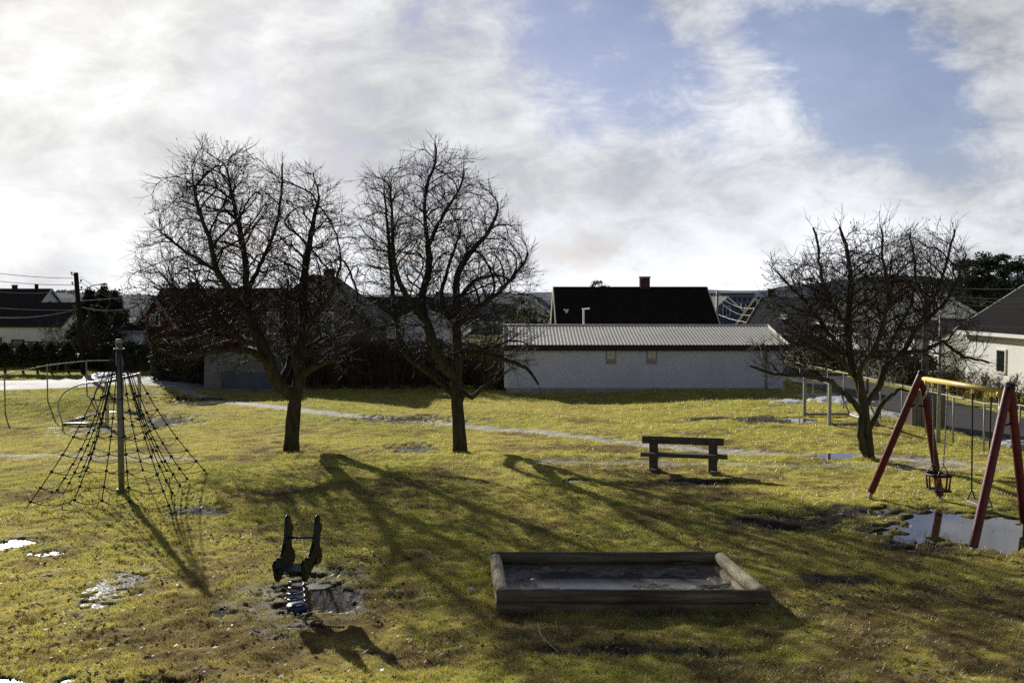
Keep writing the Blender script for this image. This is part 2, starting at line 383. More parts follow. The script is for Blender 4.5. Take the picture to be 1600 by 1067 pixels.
def ground_mat():
    m = bpy.data.materials.new('ground'); t = nt(m); N = t.nodes.new
    at = N('ShaderNodeAttribute'); at.attribute_name = 'Col'; aw = N('ShaderNodeAttribute'); aw.attribute_name = 'Wet'
    tc = N('ShaderNodeTexCoord')
    n1 = N('ShaderNodeTexNoise'); n1.inputs['Scale'].default_value = 30; n1.inputs['Detail'].default_value = 8; n1.inputs['Roughness'].default_value = .75
    n2 = N('ShaderNodeTexNoise'); n2.inputs['Scale'].default_value = 2.2; n2.inputs['Detail'].default_value = 10; n2.inputs['Roughness'].default_value = .7
    for n in (n1, n2): link(t, tc.outputs['Object'], n.inputs['Vector'])
    mr = N('ShaderNodeMapRange'); mr.inputs[1].default_value = .3; mr.inputs[2].default_value = .7; mr.inputs[3].default_value = .3; mr.inputs[4].default_value = 1.45
    link(t, n1.outputs[0], mr.inputs[0])
    m2 = N('ShaderNodeMapRange'); m2.inputs[1].default_value = .3; m2.inputs[2].default_value = .7; m2.inputs[3].default_value = .7; m2.inputs[4].default_value = 1.25
    link(t, n2.outputs[0], m2.inputs[0])
    mm = N('ShaderNodeMath'); mm.operation = 'MULTIPLY'; link(t, mr.outputs[0], mm.inputs[0]); link(t, m2.outputs[0], mm.inputs[1])
    mx = N('ShaderNodeVectorMath'); mx.operation = 'SCALE'; link(t, at.outputs['Color'], mx.inputs[0]); link(t, mm.outputs[0], mx.inputs['Scale'])
    p = N('ShaderNodeBsdfPrincipled'); link(t, mx.outputs[0], p.inputs['Base Color'])
    sx = N('ShaderNodeSeparateColor'); link(t, aw.outputs['Color'], sx.inputs[0])
    rr = N('ShaderNodeMapRange'); rr.inputs[3].default_value = .95; rr.inputs[4].default_value = .6; link(t, sx.outputs[0], rr.inputs[0])
    link(t, rr.outputs[0], p.inputs['Roughness'])
    sp = N('ShaderNodeMapRange'); sp.inputs[3].default_value = .05; sp.inputs[4].default_value = .22; link(t, sx.outputs[0], sp.inputs[0]); link(t, sp.outputs[0], p.inputs['Specular IOR Level'])
    b = N('ShaderNodeBump'); b.inputs['Strength'].default_value = .9; b.inputs['Distance'].default_value = .03; link(t, n1.outputs[0], b.inputs['Height']); link(t, b.outputs[0], p.inputs['Normal'])
    o = N('ShaderNodeOutputMaterial'); link(t, p.outputs[0], o.inputs[0]); return m
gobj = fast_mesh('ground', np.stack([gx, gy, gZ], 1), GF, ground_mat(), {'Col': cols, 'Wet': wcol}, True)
tag(gobj, kind='structure')

# water
def water_mat(rough, name):
    m = bpy.data.materials.new(name); t = nt(m); N = t.nodes.new
    p = N('ShaderNodeBsdfPrincipled'); o = N('ShaderNodeOutputMaterial'); tc = N('ShaderNodeTexCoord')
    n = N('ShaderNodeTexNoise'); n.inputs['Scale'].default_value = 3; n.inputs['Detail'].default_value = 4; link(t, tc.outputs['Object'], n.inputs['Vector'])
    rp = N('ShaderNodeValToRGB'); rp.color_ramp.elements[0].color = (.018, .013, .008, 1); rp.color_ramp.elements[1].color = (.05, .038, .024, 1); link(t, n.outputs[0], rp.inputs[0]); link(t, rp.outputs[0], p.inputs['Base Color'])
    p.inputs['Roughness'].default_value = rough; p.inputs['IOR'].default_value = 1.45
    p.inputs['Specular IOR Level'].default_value = .8 if rough > .018 and rough < .1 else (.42 if rough < .018 else .10)
    n2 = N('ShaderNodeTexNoise'); n2.inputs['Scale'].default_value = 14; n2.inputs['Detail'].default_value = 2; link(t, tc.outputs['Object'], n2.inputs['Vector'])
    b = N('ShaderNodeBump'); b.inputs['Strength'].default_value = (.04 if rough < .1 else .6); b.inputs['Distance'].default_value = .01; link(t, n2.outputs[0], b.inputs['Height']); link(t, b.outputs[0], p.inputs['Normal'])
    link(t, p.outputs[0], o.inputs[0]); return m
WM = {}
for i, (cx, cy, rx, ry, ro, rough) in enumerate(PUD):
    if rough not in WM: WM[rough] = water_mat(rough, 'water_%d' % int(rough*100))
    mb = MB(); n = 48; zz = float(terr(cx, cy)) - .035
    c, s = math.cos(ro), math.sin(ro)
    vs = [(cx, cy, zz)]
    for k in range(n):
        a = 2*PI*k/n; X = 1.55*rx*math.cos(a); Yy = 1.55*ry*math.sin(a)
        vs.append((cx + X*c - Yy*s, cy + X*s + Yy*c, zz))
    mb.add(vs, [(0, 1+k, 1+(k+1) % n) for k in range(n)])
    tag(mb.build('puddle', WM[rough], org=(cx, cy, zz)), kind='structure')

# roads
def ribbon(name, pts, w, m, dz=0.0, n=120, tex=None):
    pts = [Vector((x, y, 0)) for x, y in pts]; L = [0]
    for a, b in zip(pts[:-1], pts[1:]): L.append(L[-1] + (b-a).length)
    def at(s):
        for i in range(len(pts)-1):
            if s <= L[i+1] + 1e-6:
                t = (s-L[i])/(L[i+1]-L[i]); return pts[i].lerp(pts[i+1], t)
        return pts[-1]
    mb = MB(); vs = []; rows = 7
    for i in range(n+1):
        s = L[-1]*i/n; p = at(s); d = (at(min(L[-1], s+.5)) - at(max(0, s-.5))).normalized(); nn = Vector((-d.y, d.x, 0))
        for k in range(rows):
            q = p + nn*w*(k/(rows-1)-.5); vs.append((q.x, q.y, float(terr(q.x, q.y)) + dz))
    fs = [(i*rows+k, i*rows+k+1, (i+1)*rows+k+1, (i+1)*rows+k) for i in range(n) for k in range(rows-1)]
    mb.add(vs, fs); return tag(mb.build(name, m, smooth=True), kind='structure')
ribbon('road', ROADL, 5.2, M['iceroad'], -.02)
ribbon('road', ROADR, 3.7, M['asphalt'], -.02)

# snow patches
def snow(px, py, hx, hy, h=.05, z=-.2, seed=0):
    c = P(px, py, z); rx = abs(P(px+hx, py, z).x-c.x); ry = abs(P(px, py-hy, z).y-P(px, py+hy, z).y)/2
    nu = 40; X, Yv = np.meshgrid(np.linspace(-1.3, 1.3, nu), np.linspace(-1.3, 1.3, nu)); x = c.x+X*rx; y = c.y+Yv*ry
    r = np.hypot(X, Yv) + 1.3*(fbm(x*1.5+seed, y*1.5, 91)-.5) + .8*(fbm(x*5+seed, y*5, 92)-.5)
    hgt = (h+.05)*sst(1.1, .3, r) - .05
    zz = terr(x, y) + hgt + .02*(fbm(x*6, y*6, 93)-.5)
    idx = np.arange(nu*nu).reshape(nu, nu)
    f = np.stack([idx[:-1, :-1], idx[:-1, 1:], idx[1:, 1:], idx[1:, :-1]], -1).reshape(-1, 4)
    tag(fast_mesh('snow', np.stack([x.ravel(), y.ravel(), zz.ravel()], 1), f, M['snow'], smooth=True), kind='structure')
snow(1235, 632, 32, 6, .07, -.25, 1); snow(1300, 626, 46, 9, .12, -.2, 2); snow(1370, 645, 40, 6, .06, -.1, 3); snow(1580, 683, 40, 5, .06, 0, 4)
snow(172, 590, 22, 5, .14, .05, 5)

# ------------------------------------------------------------------ grass blades
def _pt(px, py, z=0): v = P(px, py, z); return v.x, v.y
TUFTS = [(Q(455, 706, 27.7).x, 27.7, .27, 900), (Q(719, 708, 27.6).x, 27.6, .25, 900), (Q(1358, 722, 24.6).x, 24.6, .24, 900), (*_pt(1357, 777), .06, 260), (*_pt(1470, 782), .06, 200), (*_pt(1518, 866), .06, 220),
         (*_pt(1022, 735), .12, 350), (*_pt(1115, 738), .12, 350), (*_pt(190, 768), .08, 300), (*_pt(40, 792), .05, 160), (*_pt(268, 800), .05, 160), (*_pt(325, 741), .05, 160)]
EDGES = [(-.2, 12.49, 3.3, 12.46, 5200), (3.32, 12.5, 3.1, 14.45, 2600), (3.05, 14.52, -.34, 14.5, 3000), (-.36, 14.45, -.28, 12.55, 2600)]
def make_grass(n):
    r = rs.rand(n); a, b = 8.6, 50.0; k = -.35
    Y = (a**k + r*(b**k-a**k))**(1/k)
    X = (rs.rand(n)*2-1)*.60*(Y+.5)
    w, halo, mud, path, road = fields(X, Y)
    inb = (X > SBX[0]-.08) & (X < SBX[1]+.1) & (Y > SBX[2]-.12) & (Y < SBX[3]+.1)
    shed = (X > -.3) & (X < 12.4) & (Y > 44.9)
    patch = np.clip(.55 + 1.8*(fbm(X*1.7, Y*1.7, 71)-.42) + 2.2*(fbm(X*7, Y*7, 72, 3)-.5), .06, 1)
    d = patch*(1-.985*w*(1-.16*np.clip(sst(.4, .7, fbm(X*9, Y*9, 77)), 0, 1)))*(1-.85*halo)*(1-.93*mud)*(1-.95*path)*(1-road)*(~inb)*(~shed)
    keep = rs.rand(n) < d
    X, Y = X[keep], Y[keep]
    ex, ey = [X], [Y]
    for (bx_, by_, rad_, cnt) in TUFTS:
        a_ = rs.rand(cnt)*2*PI; r_ = rad_*(1+.55*rs.rand(cnt)**1.6); ex.append(bx_ + r_*np.cos(a_)); ey.append(by_ + r_*np.sin(a_))
    for (ax_, ay_, cx_, cy_, cnt) in EDGES:
        t_ = rs.rand(cnt); o_ = np.abs(rs.normal(size=cnt))*.05; L_ = math.hypot(cx_-ax_, cy_-ay_); ex.append(ax_+(cx_-ax_)*t_ + (cy_-ay_)/L_*o_); ey.append(ay_+(cy_-ay_)*t_ - (cx_-ax_)/L_*o_)
    n0 = len(X); X = np.concatenate(ex); Y = np.concatenate(ey); n = len(X); extra = np.arange(n) >= n0
    Z = gz(X, Y) - .004
    g, br = grass_tone(X, Y)
    lush = np.clip(.6 + .9*(fbm(X*2.3, Y*2.3, 81)-.45) + 1.7*(fbm(X*7, Y*7, 72, 3)-.5) + .3*g, .3, 1.6)
    h = (.03 + .03*rs.rand(n))*lush*(Y/13.)**.35*np.where(extra, 1.0 + 1.1*rs.rand(n), 1.0)
    wd = .0042*(Y/10.)**.85*(.7+.6*rs.rand(n))
    an = rs.rand(n)*2*PI; lean = (.15 + 1.0*rs.rand(n))*h; la = rs.rand(n)*2*PI
    bx, by = np.cos(an)*wd/2, np.sin(an)*wd/2
    V = np.empty((n, 3, 3))
    V[:, 0] = np.stack([X-bx, Y-by, Z], 1); V[:, 1] = np.stack([X+bx, Y+by, Z], 1)
    V[:, 2] = np.stack([X+np.cos(la)*lean, Y+np.sin(la)*lean, Z+h], 1)
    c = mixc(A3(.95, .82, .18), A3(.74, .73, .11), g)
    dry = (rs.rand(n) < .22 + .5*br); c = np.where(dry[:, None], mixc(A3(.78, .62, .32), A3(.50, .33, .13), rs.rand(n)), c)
    c = c*(.6 + .75*rs.rand(n))[:, None]*(1-.5*np.clip(br, 0, 1))[:, None]*(.75+.25*np.clip(1-(X+2)/9*sst(22, 12, Y), .3, 1.6))[:, None]  # shade painted in: near blades lighter to the left, darker to the right
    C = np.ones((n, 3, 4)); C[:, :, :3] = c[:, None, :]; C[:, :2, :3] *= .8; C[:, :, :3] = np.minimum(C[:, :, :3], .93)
    m = bpy.data.materials.new('grass'); t = nt(m); N = t.nodes.new
    at = N('ShaderNodeAttribute'); at.attribute_name = 'Col'
    dd = N('ShaderNodeBsdfDiffuse'); tr = N('ShaderNodeBsdfTranslucent'); mx = N('ShaderNodeMixShader'); mx.inputs[0].default_value = .58
    link(t, at.outputs['Color'], dd.inputs[0]); link(t, at.outputs['Color'], tr.inputs[0]); link(t, dd.outputs[0], mx.inputs[1]); link(t, tr.outputs[0], mx.inputs[2])
    gl = N('ShaderNodeBsdfGlossy'); gl.inputs['Roughness'].default_value = .45; gl.inputs[0].default_value = (.9, .9, .85, 1)
    m2 = N('ShaderNodeMixShader'); m2.inputs[0].default_value = .15; link(t, mx.outputs[0], m2.inputs[1]); link(t, gl.outputs[0], m2.inputs[2])
    o = N('ShaderNodeOutputMaterial'); link(t, m2.outputs[0], o.inputs[0])
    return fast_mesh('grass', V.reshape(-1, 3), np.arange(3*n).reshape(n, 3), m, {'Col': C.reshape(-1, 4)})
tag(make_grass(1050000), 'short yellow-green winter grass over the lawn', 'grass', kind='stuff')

# fallen leaves, uncountable; the palest stand in for sparkle on the grass
def make_leaves(n):
    Y = 9 + 12*rs.rand(n)**1.3; X = (rs.rand(n)*2-1)*.55*Y
    w, halo, mud, path, road = fields(X, Y)
    pr = np.clip(.12 + .9*sst(.48, .7, fbm(X*.9, Y*.9, 95)) + .8*sst(0, -6, X)*.5, 0, 1)*(1-w*.6)
    pr *= ~((X > SBX[0]-.1) & (X < SBX[1]+.1) & (Y > SBX[2]-.1) & (Y < SBX[3]+.1))
    k = rs.rand(n) < pr; X, Y = X[k], Y[k]; n = len(X); Z = gz(X, Y) + .012 + .02*rs.rand(n)
    s = .014 + .03*rs.rand(n)**2; an = rs.rand(n)*2*PI; ti = (rs.rand(n)-.5)*1.2; t2 = (rs.rand(n)-.5)*1.2
    V = np.empty((n, 4, 3))
    for q, (a, b) in enumerate(((-1, 0), (0, -.55), (1, 0), (0, .55))):
        lx = a*s; ly = b*s; V[:, q, 0] = X + lx*np.cos(an) - ly*np.sin(an); V[:, q, 1] = Y + lx*np.sin(an) + ly*np.cos(an); V[:, q, 2] = Z + lx*ti + ly*t2
    return fast_mesh('fallen_leaves', V.reshape(-1, 3), np.arange(4*n).reshape(n, 4), M['deadleaf'])
tag(make_leaves(30000), 'small dead leaves scattered over the lawn', 'fallen leaves', kind='stuff')

# ------------------------------------------------------------------ bare trees
def cr(pts, step):
    """Catmull-Rom through pts, sampled about every step"""
    pts = [Vector(p) for p in pts]; out = []
    q = [pts[0]*2-pts[1]] + pts + [pts[-1]*2-pts[-2]]
    for i in range(1, len(q)-2):
        p0, p1, p2, p3 = q[i-1], q[i], q[i+1], q[i+2]; n = max(1, int((p2-p1).length/step))
        for k in range(n):
            t = k/n; out.append(.5*((2*p1) + (p2-p0)*t + (2*p0-5*p1+4*p2-p3)*t*t + (3*p1-p0-3*p2+p3)*t**3))
    out.append(pts[-1]); return out
def bare_tree(name, label, Y0, limbs, ells, rbase, n_attr, seed, step=.17, kill=.22, infl=1.1, barkm=None, twigm=None, knob=.009, tip=.0064, spurs=.78, zb=None):
    rng = np.random.RandomState(seed); rnd = random.Random(seed)
    base = Q(*limbs[0][0][:2], Y0); zg = g1(base.x, Y0) if zb is None else zb
    pos = []; par = []; lim = []
    for li, lm in enumerate(limbs):
        pts = []
        for q in lm:
            off = q[2] if len(q) > 2 else 0
            pts.append(Q(q[0], q[1], Y0+off))
        if li == 0:
            pts[0].z = zg - .05
            prev = -1
        else:
            A = np.array(pos); d = np.linalg.norm(A-np.array(pts[0]), axis=1); prev = int(d.argmin())
            pts = [Vector(pos[prev])] + (pts[1:] if d[prev] < .35 else pts)
        ss = cr(pts, step)
        for k, p in enumerate(ss):
            if li > 0 and k == 0: continue
            pos.append(tuple(p)); par.append(prev); prev = len(pos)-1; lim.append((li, k/len(ss)))
    # attractors
    att = []
    vol = [e[2]*e[3] for e in ells]; tot = sum(vol); pxm = Y0/F
    for e, v in zip(ells, vol):
        n = int(n_attr*v/tot); c = np.array(Q(e[0], e[1], Y0 + (e[5] if len(e) > 5 else 0)))
        ra = np.array([e[2]*pxm, e[4] if len(e) > 4 and e[4] else (e[2]+e[3])/2*pxm*1.05, e[3]*pxm])
        d = rng.normal(size=(n, 3)); d /= np.linalg.norm(d, axis=1)[:, None]; r = rng.rand(n)**(1/2.5)*1.04
        att.append(c + d*r[:, None]*ra)
    att = np.concatenate(att); cl = fbm(att[:, 0]*1.15 + seed, (att[:, 2] + att[:, 1]*.6)*1.15, 500+seed, 2); att = att[(cl > .44) | (rng.rand(len(att)) < .2)]; att = att[att[:, 2] > zg + 1.35]
    pos = np.array(pos); par = list(par); nn = len(pos)
    best = np.full(len(att), 1e9); bi = np.zeros(len(att), int)
    def upd(i0):
        nonlocal best, bi
        for s0 in range(i0, len(pos), 400):
            blk = pos[s0:s0+400]; d = np.linalg.norm(att[:, None, :]-blk[None], axis=2); j = d.argmin(1); m = d[np.arange(len(att)), j]
            u = m < best; best[u] = m[u]; bi[u] = s0 + j[u]
    upd(0)
    seen = set(); cen = np.array([base.x, Y0, zg + 2.2])
    for it in range(140):
        act = best < infl
        if not act.any():
            infl *= 1.25
            if infl > 3: break
            continue
        v = att[act]-pos[bi[act]]; v /= np.linalg.norm(v, axis=1)[:, None] + 1e-9
        ids = bi[act]; acc = np.zeros_like(pos); np.add.at(acc, ids, v); u = np.unique(ids)
        new = []
        for i in u:
            d = acc[i]; L = np.linalg.norm(d)
            if L < 1e-6: continue
            d = d/L
            if par[i] >= 0:
                pd = pos[i]-pos[par[i]]; pd = pd/(np.linalg.norm(pd)+1e-9); d = d + 1.0*pd
            od = pos[i]-cen; od /= np.linalg.norm(od)+1e-6; d = d + np.array([0, 0, .14]) + .35*od + rng.normal(size=3)*.10; d /= np.linalg.norm(d)
            p = pos[i] + d*step*(.8+.4*rng.rand()); key = (int(i), tuple(np.round(p/(.5*step)).astype(int)))
            if key in seen: continue
            seen.add(key); new.append((i, p))
        if not new: break
        i0 = len(pos); pos = np.concatenate([pos, np.array([p for _, p in new])]); par += [int(i) for i, _ in new]
        upd(i0)
        keep = best > kill; att = att[keep]; best = best[keep]; bi = bi[keep]
        if len(att) < 15: break
    n = len(pos); kids = [[] for _ in range(n)]
    for i, p in enumerate(par):
        if p >= 0: kids[p].append(i)
    leaf = np.zeros(n)
    order = list(range(n-1, -1, -1))
    for i in order:
        if not kids[i]: leaf[i] = 1
        if par[i] >= 0: leaf[par[i]] += leaf[i]
    pex = math.log(max(2, leaf[0]))/math.log(rbase/tip)
    rad = tip*leaf**(1/pex)
    rad = np.minimum(rad*(1+.35*sst(1.5, 6, leaf)), rbase)
    r0_ = {}
    for i, (li, f) in enumerate(lim):
        if li not in r0_: r0_[li] = rbase if li == 0 else min(.68*rad[par[i]], .12)
        lo = .024; rad[i] = max(rad[i]*.8, lo + (r0_[li]-lo)*(1-f)**(.75 if li == 0 else .9))
    for i, (li, f) in enumerate(lim):
        if par[i] >= 0 and par[i] < len(lim): rad[i] = min(rad[i], rad[par[i]])
    jit = rng.normal(size=pos.shape)*np.minimum(knob, rad*1.2+.006)[:, None]; jit[:len(limbs[0])*3] = 0
    pos = pos + jit
    root = thing(name, label, 'tree', (base.x, Y0, zg))
    T = MB(); C = MB()
    stack = [(0, None)]
    while stack:
        s, pre = stack.pop(); chain = [s]; 
        while kids[chain[-1]]:
            ks = sorted(kids[chain[-1]], key=lambda k: -leaf[k])
            for k in ks[1:]: stack.append((k, chain[-1]))
            chain.append(ks[0])
        pts = [pos[i] for i in chain]; rr = [rad[i] for i in chain]
        if pre is not None: pts = [pos[pre]] + pts; rr = [min(rad[pre], rr[0]*1.15)] + rr
        if len(pts) < 2: continue
        if s == 0:
            for q in range(min(4, len(rr))): rr[q] *= (1.16, 1.07, 1.02, 1.0)[q]
        # cut the chain where it gets thin: thick end to the trunk mesh
        cut = 0
        while cut < len(rr) and rr[cut] > .04: cut += 1
        if cut >= 2:
            T.tube(pts[:cut+1], rr[:cut+1], 10 if rr[0] > .09 else 7, True, .05 if rr[0] > .06 else 0)
            if cut < len(pts)-1: C.tube(pts[cut:], rr[cut:], 5, False)
        else: C.tube(pts, rr, 5 if rr[0] > .02 else (4 if rr[0] > .012 else 3), False)
    # spur twigs
    for i in range(n):
        if rad[i] > .035 or par[i] < 0: continue
        k = 3 if rnd.random() < spurs*.35 else (2 if rnd.random() < spurs*.5 else (1 if rnd.random() < spurs else 0))
        if not kids[i]: k = max(k, 1)
        dpar = Vector(pos[i]-pos[par[i]])
        if dpar.length < 1e-6: continue
        dpar.normalize()
        for q in range(k):
            d = Vector((rnd.gauss(0, 1), rnd.gauss(0, 1), rnd.gauss(.1, .9))); d = (d - dpar*d.dot(dpar)).normalized()*rnd.uniform(.45, .85) + dpar*1.0 + Vector((0, 0, .22))
            d.normalize(); L = rnd.uniform(.2, .62); p0 = Vector(pos[i]); p1 = p0 + d*L*.5
            d2 = (d + Vector((rnd.gauss(0, .22), rnd.gauss(0, .22), rnd.gauss(.15, .2)))).normalized(); p2 = p1 + d2*L*.5
            C.tube([p0, p1, p2], [min(tip*.85, rad[i]), tip*.7, tip*.4], 3, False)
            for q2 in range(rnd.choice((0, 1, 1, 2))):
                d3 = (d + Vector((rnd.gauss(0, .5), rnd.gauss(0, .5), rnd.gauss(.1, .4)))).normalized(); C.tube([p1, p1+d3*L*.5], [tip*.65, tip*.4], 3, False)
            if rnd.random() < .10:           # bud or dry fruit at the tip
                s_ = rnd.uniform(.012, .022); C.add([p2+Vector((s_, 0, 0)), p2+Vector((-s_*.5, s_, 0)), p2+Vector((-s_*.5, -s_, 0)), p2+Vector((0, 0, s_*1.6)), p2-Vector((0, 0, s_))], [(0, 1, 3), (1, 2, 3), (2, 0, 3), (1, 0, 4), (2, 1, 4), (0, 2, 4)])
    T.build('trunk', barkm or M['bark'], root, True); C.build('crown', twigm or M['twig'], root, True)
    return root

bare_tree('bare_tree', 'tall bare tree with forked trunk behind the climbing net, crown leaning left', 27.7, [
    [(455, 706), (457, 665), (462, 622), (468, 587, .1), (466, 553, .2), (476, 513, .3), (473, 468, .5), (478, 414, .6), (488, 354, .6), (498, 309, .4)],
    [(462, 622), (438, 602, -.2), (423, 572, -.4), (409, 538, -.5), (391, 498, -.4), (386, 458, -.3), (384, 414, 0), (376, 364, .2), (364, 314, .5), (354, 264, .6)],
    [(391, 498, -.4), (359, 453, -.9), (339, 423, -1.2), (329, 379, -1.3), (314, 339, -1.2), (302, 289, -1.0)],
    [(409, 538, -.5), (374, 528, .2), (339, 493, .8), (289, 468, 1.2), (240, 448, 1.4)],
    [(423, 572, -.4), (389, 548, -1.0), (339, 548, -1.6), (289, 557, -1.9), (245, 545, -2.0)],
    [(386, 458, -.3), (409, 409, .8), (428, 364, 1.3), (438, 314, 1.5), (441, 255, 1.4)],
    [(476, 513, .3), (498, 488, -.6), (518, 458, -1.1), (533, 414, -1.4)],
    [(466, 553, .2), (498, 533, .9), (538, 508, 1.3), (558, 468, 1.5)],
    [(468, 587, .1), (500, 570, -.7), (530, 560, -1.2)],
    [(438, 602, -.2), (452, 560, .7), (445, 500, 1.5), (450, 440, 1.9)],
    [(339, 423, -1.2), (300, 400, -1.5), (262, 372, -1.4)],
], [(350, 350, 104, 112), (298, 450, 92, 95), (482, 400, 72, 125), (395, 480, 150, 95), (275, 530, 60, 42), (495, 515, 62, 65), (345, 270, 64, 40)],
    .215, 6800, 3, kill=.222)
bare_tree('bare_tree', 'tall bare tree with upright oval crown between the hedge and the long shed', 27.6, [
    [(719, 708), (717, 665), (714, 624), (713, 590), (715, 560, .1), (713, 512, .3), (713, 473, .5), (715, 429, .7), (735, 395, .8), (764, 361, .7), (778, 327, .6)],
    [(714, 624), (698, 604, .3), (661, 575, .9), (632, 551, 1.2), (622, 512, 1.4), (615, 468, 1.5), (610, 409, 1.4), (605, 350, 1.3), (600, 300, 1.2)],
    [(713, 590), (691, 570, -.3), (676, 541, -.5), (669, 512, -.6), (647, 478, -.8), (625, 443, -.9), (615, 404, -.9), (613, 346, -.8), (610, 297, -.7)],
    [(669, 512, -.6), (659, 468, -.1), (669, 424, .2), (669, 385, .3), (664, 346, .3), (666, 297, .2), (681, 249, .1), (679, 224, 0)],
    [(713, 512, .3), (744, 483, -.5), (783, 453, -1.0), (813, 419, -1.2), (825, 398, -1.2)],
    [(715, 560, .1), (744, 551, -.5), (783, 560, -1.1), (822, 575, -1.4), (842, 600, -1.5)],
    [(717, 632), (724, 615, -.2), (739, 620, -.3), (752, 607, -.4)],
    [(713, 473, .5), (740, 440, 1.3), (775, 430, 1.7), (800, 440, 1.8)],
    [(669, 385, .3), (690, 340, -.6), (715, 300, -1.0), (725, 270, -1.1)],
    [(713, 512, .3), (690, 470, 1.0), (700, 420, 1.6), (720, 360, 1.9)],
], [(640, 362, 78, 103), (692, 335, 76, 88), (735, 420, 85, 110), (612, 430, 52, 105), (690, 500, 120, 68), (792, 540, 52, 52), (800, 455, 42, 60), (676, 268, 32, 30)],
    .2, 6400, 5, kill=.225)
bare_tree('bare_tree', 'low spreading bare tree with several stems behind the red swing frame', 24.6, [
    [(1358, 722), (1356, 690), (1352, 657), (1348, 624), (1340, 592, .1), (1328, 560, .2), (1325, 512, .3), (1327, 471, .4), (1329, 431, .4), (1323, 391, .3), (1311, 354, .2)],
    [(1349, 719, -.12), (1346, 690, -.16), (1343, 641, -.2), (1311, 608, -.5), (1291, 594, -.7), (1251, 588, -.9), (1210, 584, -1.0), (1174, 572, -1.0)],
    [(1348, 624), (1344, 576, -.4), (1372, 536, -.7), (1384, 491, -.9), (1388, 451, -1.0), (1380, 411, -1.0), (1378, 360, -.9)],
    [(1355, 680), (1364, 657, .2), (1380, 628, .5), (1408, 608, .8), (1420, 612, .9)],
    [(1350, 640), (1360, 620, .3), (1376, 600, .5), (1380, 576, .6), (1408, 552, .8), (1432, 512, .9), (1456, 471, .9), (1473, 431, .8), (1485, 391, .7), (1492, 358, .6)],
    [(1408, 552, .8), (1440, 548, .2), (1473, 536, -.2), (1505, 556, -.4), (1545, 566, -.5)],
    [(1328, 560, .2), (1299, 528, .9), (1271, 487, 1.2), (1239, 451, 1.4), (1215, 427, 1.4)],
    [(1325, 512, .3), (1299, 471, -.5), (1283, 427, -.8), (1273, 356, -.9)],
    [(1340, 592, .1), (1310, 560, -.9), (1270, 535, -1.4), (1225, 515, -1.6)],
    [(1380, 576, .6), (1395, 530, 1.3), (1425, 470, 1.7), (1430, 410, 1.7), (1420, 365, 1.6)],
    [(1432, 512, .9), (1470, 480, .1), (1495, 440, -.3), (1508, 400, -.5)],
], [(1322, 437, 65, 76), (1272, 470, 68, 65), (1436, 436, 76, 70), (1380, 480, 118, 95), (1232, 560, 58, 36), (1478, 505, 55, 55), (1300, 545, 80, 45), (1450, 555, 62, 45)],
    .136, 5000, 8, step=.14, kill=.195, barkm=M['bark3'], twigm=M['twig3'], knob=.016, tip=.0068, spurs=.74)

